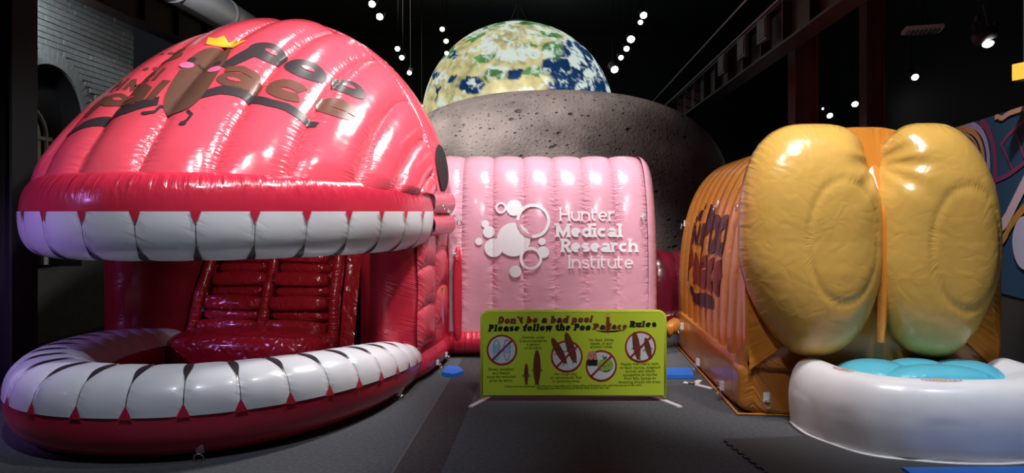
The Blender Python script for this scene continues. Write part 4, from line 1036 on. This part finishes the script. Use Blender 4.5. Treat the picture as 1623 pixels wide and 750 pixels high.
surf('bowl_rim', pad_pt, 0, PI, 90, 0, 1, 44, WHITE_PAD, lpad, uv=lambda t, v: (0.5+0.5*(0.9 if v < 0.06 else max(0, 1-abs(v-0.62)*7)*0.75), t*1.6))
m = MB(); m.tube([Vector((*plan(PI*q/60, 1.045+0.012*math.sin(PI*q/60*9)), 0.012)) for q in range(61)], 0.011, 6); m.build('floor_seam', WHITE_PAD, lpad, True)
V = [Vector((*plan(PI*q/40, 1.035), 0.012)) for q in range(41)]; mesh_obj('underside', V, [tuple(range(41))], WHITE_PAD, lpad, False)
V = [pad_pt(0, q/30) for q in range(31)]; mesh_obj('rear_side', V + [pad_pt(PI, q/30) for q in range(31)], [tuple(list(range(31)) + list(range(61, 30, -1)))], WHITE_PAD, lpad, False)
for (x, y, rx, ry) in ((-0.33, -0.16, 0.30, 0.24), (0.02, -0.12, 0.27, 0.22), (0.34, -0.16, 0.28, 0.25), (0.04, -0.34, 0.44, 0.20)): superbox('water_cushion', (x, y, 0.35), (rx, ry, 0.18), 2.4, AQUA, lpad, 14)
# printed warning labels on the rim
def label(t0, v0=0.64):
    e = empty('warning_label', (0, 0, 0), 0, parent=lpad)
    fn = lambda off: (lambda x, y: pad_pt(t0+x/0.92, v0+y/1.15, off))
    P = smooth_loop([(-0.12, -0.035), (0.12, -0.035), (0.12, 0.035), (-0.12, 0.035)], 2); Ink().ribbon(P, 0.006, 1, 0.02, closed=True).build('outline', fn(0.006), RED_INK, e, (0, 0, 0))
    for q in range(8): Ink().ribbon([(-0.095+q*0.025, -0.012), (-0.078+q*0.025, -0.012)], 0.012, 1).build('print_mark', fn(0.006), RED_INK, e, (0, 0, 0))
    Ink().poly([(-0.04, 0.008), (0.05, 0.008), (0.05, 0.028), (-0.04, 0.028)], 2).build('orange_block', fn(0.007), CROWN_INK, e, (0, 0, 0))
label(0.50); label(1.42); label(2.60)

# ================================================================== RULES BANNER
SD = 6.3; SK = SD/F
sg = empty('rules_banner', ((908.5-CX)*SK, SD, 0), 0.0, 'lime green banner sign listing the rules in front of the pink tunnel', 'sign')
def SG(px, py): return ((px-908.5)*SK, EYE-(py-HY)*SK)
GREEN = plain('lime_banner', (0.46, 0.58, 0.03), 0.5, var=0.06, nscale=3, bump=0.25)
x0, zt = SG(762, 492); x1, zb = SG(1055.5, 626)
rr = 0.075; oline = []
for (cx_, cz, a0) in ((x1-rr, zt-rr, 0), (x0+rr, zt-rr, 90), (x0+0.01, zb+0.01, 180), (x1-0.01, zb+0.01, 270)):
    r_ = rr if a0 < 180 else 0.01
    for q in range(7): t = math.radians(a0+15*q); oline.append((cx_+r_*math.cos(t), cz+r_*math.sin(t)))
m = MB(); m.prism(oline, lambda x, z: (x, -0.016, z), lambda x, z: (x, 0.016, z)); m.build('banner', GREEN, sg)
tube_pts = [(x0+0.012, 0, 0.03)] + [(x0+0.012, 0, zt-rr)] + [(x0+rr-(rr-0.012)*math.cos(t), 0, zt-rr+(rr-0.012)*math.sin(t)) for t in [PI/2*q/6 for q in range(1, 7)]] + [(x1-rr+(rr-0.012)*math.sin(t), 0, zt-rr+(rr-0.012)*math.cos(t)) for t in [PI/2*q/6 for q in range(7)]] + [(x1-0.012, 0, 0.03)]
MB().tube(tube_pts, 0.0185, 10).build('frame_tube', plain('banner_edge', (0.55, 0.62, 0.04), 0.45), sg, True)
MB().tube([(x0+0.03, 0, zb-0.006), (x1-0.03, 0, zb-0.006)], 0.010, 8).build('bottom_rail', STEEL, sg, True)
for xx, s in ((x0+0.02, -1), (x1-0.02, 1)):
    ft = MB().box((xx+s*0.01, -0.02, 0.008), (0.045, 0.42, 0.012), Matrix.Rotation(s*0.42, 3, 'Z')).build('foot', plain('white_foot', (0.72, 0.72, 0.74), 0.45), sg)
    MB().tube([(xx+0.025*math.cos(t), 0.0, 0.035+0.04*math.sin(t)) for t in [PI*q/8 for q in range(9)]], 0.007, 6).build('foot_clip', CHROME, sg, True)
def flat(y): return lambda x, z: (x, y, z)
Y1, Y2, Y3, Y4 = -0.0185, -0.0205, -0.0225, -0.0245
HEAD = plain('headline_brown', (0.165, 0.030, 0.018), 0.5, var=0.05); TXT = plain('small_print_ink', (0.13, 0.18, 0.012), 0.6, var=0.05); INKB = plain('headline_black', (0.012, 0.010, 0.010), 0.5, var=0.05)
def head(txt, pxa, pyb, cap, fit, mat, tilt=-0.004, w_=0.30):
    p = SG(pxa, pyb)
    def put(i):
        for v in i.V: v.y += (v.x-p[0])*0.012
        i.build('headline_letter', flat(Y1), mat, sg)
    write_each(put, txt, p[0], p[1], cap*SK, w_, slab=0.2, shear=0.22, fit=fit*SK, track=0.07, xh=0.72, ml=0.02, na=1)
head("Don't be a bad poo!", 789, 512.5, 11.0, 149, HEAD); head('Please follow the Poo', 774, 525.0, 11.0, 161, INKB); head('Pa', 939, 522, 9.5, 20, HEAD); head('lace', 963, 521.5, 9.5, 30, HEAD); head('Rules', 997, 518.0, 9.5, 42, INKB)
i = Ink(); i.ribbon([SG(944, 523.5), SG(955, 525), SG(975, 524.5), SG(989, 522.5)], [0.004, 0.012, 0.013, 0.005], 2, 0.02); i.build('headline_underline', flat(Y1), INKB, sg)
FIG = plain('figure_sign_brown', (0.135, 0.032, 0.016), 0.5, var=0.08)
def figure(px, py, rx, ry, rot=0.0, y=Y3, mat=FIG, face=True):
    c = SG(px, py); i = Ink(); i.blob(c, rx*SK, ry*SK, rot, 24, 2, shape=lambda t: 1.0-0.10*abs(math.cos(2*t)) if False else 1.0); i.build('figure', flat(y), mat, sg)
    if face:
        i = Ink(); cr, sr = math.cos(rot), math.sin(rot)
        for dx, dy in ((-0.35, 0.05), (0.35, 0.05)): i.blob((c[0]+(dx*rx*cr-dy*ry*sr)*SK, c[1]+(dx*rx*sr+dy*ry*cr)*SK), 0.9*SK, 0.9*SK, n=8, rings=1)
        for s in (-1, 1):
            a = (c[0]+(s*rx*0.95*cr+ry*0.1*sr)*SK, c[1]+(s*rx*0.95*sr-ry*0.1*cr)*SK); b = (a[0]+s*3.2*SK, a[1]-2.6*SK); i.ribbon([a, b], 0.9*SK, 1)
            a = (c[0]+(s*rx*0.4*cr+ry*0.9*sr)*SK, c[1]+(s*rx*0.4*sr-ry*0.9*cr)*SK); b = (a[0]+s*0.6*SK, a[1]-3.4*SK); i.ribbon([a, b], 0.9*SK, 1)
        i.build('figure_detail', flat(y-0.001), INKB, sg)
figure(963, 513.5, 3.0, 14, 0, Y2, HEAD, False)
i = Ink(); c = SG(963, 500.5); i.poly([(c[0]-0.017, c[1]-0.008), (c[0]+0.017, c[1]-0.008), (c[0]+0.019, c[1]+0.018), (c[0]+0.008, c[1]+0.006), (c[0], c[1]+0.02), (c[0]-0.008, c[1]+0.006), (c[0]-0.019, c[1]+0.018)], 1); i.build('figure_detail', flat(Y3), CROWN_INK, sg)
PALE = plain('icon_white', (0.55, 0.56, 0.60), 0.5, var=0.03); SIGNRED = plain('icon_red', (0.30, 0.012, 0.022), 0.5, var=0.05)
def icon(px, py, r, contents):
    c = SG(px, py); i = Ink(); i.blob(c, r*SK, r*SK, n=40, rings=2); i.build('icon_disc', flat(Y1), PALE, sg)
    i = Ink(); i.ribbon([(c[0]+(r-1.2)*SK*math.cos(2*PI*q/44), c[1]+(r-1.2)*SK*math.sin(2*PI*q/44)) for q in range(44)], 2.7*SK, 1, closed=True); i.build('icon_ring', flat(Y2), SIGNRED, sg)
    contents()
    k = (r-1.5)*0.7071*SK; i = Ink(); i.ribbon([(c[0]-k, c[1]-k), (c[0]+k, c[1]+k)], 2.2*SK, 1); i.build('icon_bar', flat(Y4-0.002), SIGNRED, sg)
def shoes():
    for dx in (-8.5, 8.0):
        c = SG(795.5+dx, 554); i = Ink(); i.ribbon([(c[0]+5*SK*math.cos(2*PI*q/24)*(1+0.12*math.sin(2*PI*q/24)), c[1]+16*SK*math.sin(2*PI*q/24)) for q in range(24)], 1.0*SK, 1, closed=True)
        i.build('shoe_outline', flat(Y3), plain('shoe_blue', (0.10, 0.28, 0.48), 0.5), sg)
        i = Ink(); i.poly([(c[0]-5*SK, c[1]-4*SK), (c[0]+5*SK, c[1]-4*SK), (c[0]+5.6*SK, c[1]+8*SK), (c[0]-5.6*SK, c[1]+8*SK)], 1); i.build('shoe_print', flat(Y2-0.001), plain('shoe_pale_blue', (0.26, 0.44, 0.62), 0.5), sg)
icon(795.5, 554, 24, shoes)
def two(): figure(885.5, 555, 5.6, 23, 0.50); figure(904, 550, 6.2, 25, 0.30)
icon(898, 564, 25, two)
def food():
    c = SG(959, 578); i = Ink(); i.blob(c, 12.5*SK, 10.8*SK, shape=lambda t: 1.0-0.14*max(0, math.sin(t))**8-0.08*max(0, -math.sin(t))**8); i.build('apple_print', flat(Y3), plain('apple_green', (0.22, 0.36, 0.05), 0.5), sg)
    i = Ink(); i.ribbon([SG(957, 568), SG(955, 562)], 1.4*SK, 1); i.blob(SG(959, 567-1), 2.6*SK, 1.4*SK, 0.6, 10, 1); i.blob(SG(958, 580), SK, SK, n=8, rings=1); i.blob(SG(964, 578), SK, SK, n=8, rings=1); i.ribbon([SG(957, 586), SG(961, 588), SG(965, 585)], 0.9*SK, 1); i.build('apple_detail', flat(Y4), plain('leaf_green', (0.03, 0.10, 0.02), 0.5), sg)
    c = SG(938, 567); i = Ink(); P = smooth_loop([(c[0]-8*SK, c[1]-9*SK), (c[0]+8*SK, c[1]-9*SK), (c[0]+8*SK, c[1]+11*SK), (c[0]-8*SK, c[1]+11*SK)]); i.poly(P, 2); i.build('snack_print', flat(Y3), plain('snack_pink', (0.48, 0.20, 0.14), 0.5), sg)
    i = Ink(); i.poly([SG(931, 578), SG(946, 578), SG(947, 569), SG(943, 572), SG(940, 567), (SG(936, 572)), SG(933, 568), SG(930, 571)], 1); i.build('snack_wrapper', flat(Y4), plain('wrapper_black', (0.014, 0.010, 0.02), 0.5), sg)
    i = Ink(); i.blob(SG(935.5, 562), 0.9*SK, 0.9*SK, n=8, rings=1); i.blob(SG(941, 562), 0.9*SK, 0.9*SK, n=8, rings=1); i.build('snack_face', flat(Y4), INKB, sg)
icon(952.5, 579, 24.5, food)
def ill(): figure(1008, 547, 5.6, 22, 0.16); figure(1026, 550, 4.6, 16, 0.24)
icon(1014.5, 549, 24.5, ill)
figure(834, 591, 3.3, 16); figure(851, 581, 5.8, 27)
def small(lines, pxc, py0, lead, size, mat=TXT):
    for k_, t in enumerate(lines):
        cu = bpy.data.curves.new('small_text', 'FONT'); cu.body = t; cu.size = size*SK; cu.align_x = 'CENTER'; cu.resolution_u = 2; cu.offset = 0.0006
        o = bpy.data.objects.new('small_text', cu); COL.objects.link(o); dg = bpy.context.evaluated_depsgraph_get(); dg.update()
        me = bpy.data.meshes.new_from_object(o.evaluated_get(dg)); bpy.data.objects.remove(o)
        c = SG(pxc, py0+k_*lead)
        for v in me.vertices: x, y = v.co.x, v.co.y; v.co = (c[0]+x, Y1, c[1]+y+x*0.012)
        me.materials.clear(); link('small_text', me, mat, sg, False)
small(['Shoes, jewellery', 'and sharps', 'must be removed', 'prior to entry.'], 794.5, 586.5, 6.0, 6.4)
small(['Children under', '2 accompanied by', 'a parent', 'or an adult.'], 845, 536, 5.6, 6.0)
small(['No rough play,', 'no somersaults, flips', 'or bouncing poos.'], 897, 594, 5.6, 6.0)
small(['No food, drinks,', 'snacks, or gum', 'allowed inside.'], 953, 540, 5.4, 6.0)
small(['People with heart, neck,', 'or back injuries, pregnant', 'women and others', 'susceptible to injuries', 'from falls, bumps or', 'bouncing should not enter.'], 1014, 578, 5.7, 6.2)
small(['Children must be supervised at all times by a responsible adult. Please follow all directions from staff while you are in the castle.', 'Please take care when entering and leaving. Enter at your own risk.'], 908, 612, 3.6, 4.2)

# ================================================================== FLOOR THINGS
RUB = plain('dark_rubber_mat', (0.050, 0.051, 0.055), 0.75, var=0.12, nscale=60, bump=0.2)
def ground(px, py): D = EYE*F/(py-HY); return Vector(((px-CX)/F*D, D, 0))
mat_c = ground(1147, 699); m = MB()
mat_dir = (ground(1290, 693)-mat_c).normalized(); mat_dn = Vector((mat_dir.y, -mat_dir.x, 0))
mr = empty('rubber_floor_mat', mat_c, math.atan2(mat_dir.y, mat_dir.x), 'dark rubber floor mat with toothed edge beside the white landing pad', 'mat')
tiles = 0
TS = 0.62
for a in range(3):
    for b_ in range(3):
        o = []; T = 7
        x0_, y0_ = a*TS, -b_*TS
        def edge(p, q, out_): # toothed edge from p to q
            r_ = []; d = (q-p); nn = Vector((-d.y, d.x)).normalized()*(-0.022)
            for k_ in range(T*2):
                f0, f1 = k_/(T*2), (k_+1)/(T*2); e_ = nn*out_ if k_ % 2 == 0 else Vector((0, 0)); r_ += [p+d*f0+e_, p+d*f1+e_]
            return r_
        A, B, C_, D_ = Vector((x0_, y0_-TS)), Vector((x0_+TS, y0_-TS)), Vector((x0_+TS, y0_)), Vector((x0_, y0_))
        o = [A, B, C_] + [D_] + edge(D_, A, 1.0 if a == 0 else 0.0)[1:-1]
        g = 0.001
        MB().prism([(v.x, v.y) for v in o], lambda x, y: (x*0.999, y*0.999, 0.002), lambda x, y: (x*0.999, y*0.999, 0.014)).build('mat_tile', RUB, mr)
BLUEM = plain('blue_crash_mat', (0.02, 0.16, 0.62), 0.45, var=0.08)
def slab(name, pts, h, label, mat=BLUEM):
    c = sum(pts, Vector((0, 0, 0)))/len(pts); e = empty(name, c, 0, label, 'mat'); P = [(p-c) for p in pts]
    MB().prism([(p.x, p.y) for p in P], lambda x, y: (x, y, 0.004), lambda x, y: (x, y, h*0.45)).build('bottom_layer', mat, e)
    MB().prism([(p.x*0.985, p.y*0.985) for p in P], lambda x, y: (x, y, h*0.45), lambda x, y: (x, y, h)).build('top_layer', mat, e)
slab('blue_crash_mat', [Vector((2.45, 4.60, 0)), Vector((2.45, 3.4, 0)), Vector((4.6, 3.4, 0)), Vector((4.6, 4.64, 0))], 0.03, 'blue crash mat at the bottom right corner before the landing pad')
slab('blue_crash_mat', [ground(700, 596), ground(718, 600), ground(735, 594), ground(728, 587), ground(709, 585)], 0.04, 'blue crash mat poking out beside the red castle')
slab('blue_crash_mat', [ground(1040, 601), ground(1100, 601), ground(1096, 589), ground(1040, 589)], 0.04, 'blue crash mat between the rules banner and orange castle')
# loose white strap on the floor
p = [ground(1084, 607), ground(1096, 609), ground(1110, 604), ground(1104, 611), ground(1116, 614), ground(1128, 617)]
e = empty('loose_strap', p[0], 0, 'loose white strap lying on the carpet by the orange castle', 'strap')
m = MB()
for a, b_ in zip(p, p[1:]):
    d = (b_-a); n_ = Vector((-d.y, d.x, 0)).normalized()*0.018
    m.add([a-n_-p[0]+Vector((0, 0, .006)), a+n_-p[0]+Vector((0, 0, .012)), b_+n_-p[0]+Vector((0, 0, .012)), b_-n_-p[0]+Vector((0, 0, .006)), a-n_-p[0]+Vector((0, 0, .001)), a+n_-p[0]+Vector((0, 0, .004)), b_+n_-p[0]+Vector((0, 0, .004)), b_-n_-p[0]+Vector((0, 0, .001))], [(0, 1, 2, 3), (4, 7, 6, 5), (0, 4, 5, 1), (1, 5, 6, 2), (2, 6, 7, 3), (3, 7, 4, 0)])
m.build('webbing', STRAP, e)
MB().lathe([(0.03, 0), (0.036, 0.006), (0.03, 0.012)], (p[1]-p[0]+Vector((0, 0, 0.012))), 12).build('buckle', CHROME, e, True)
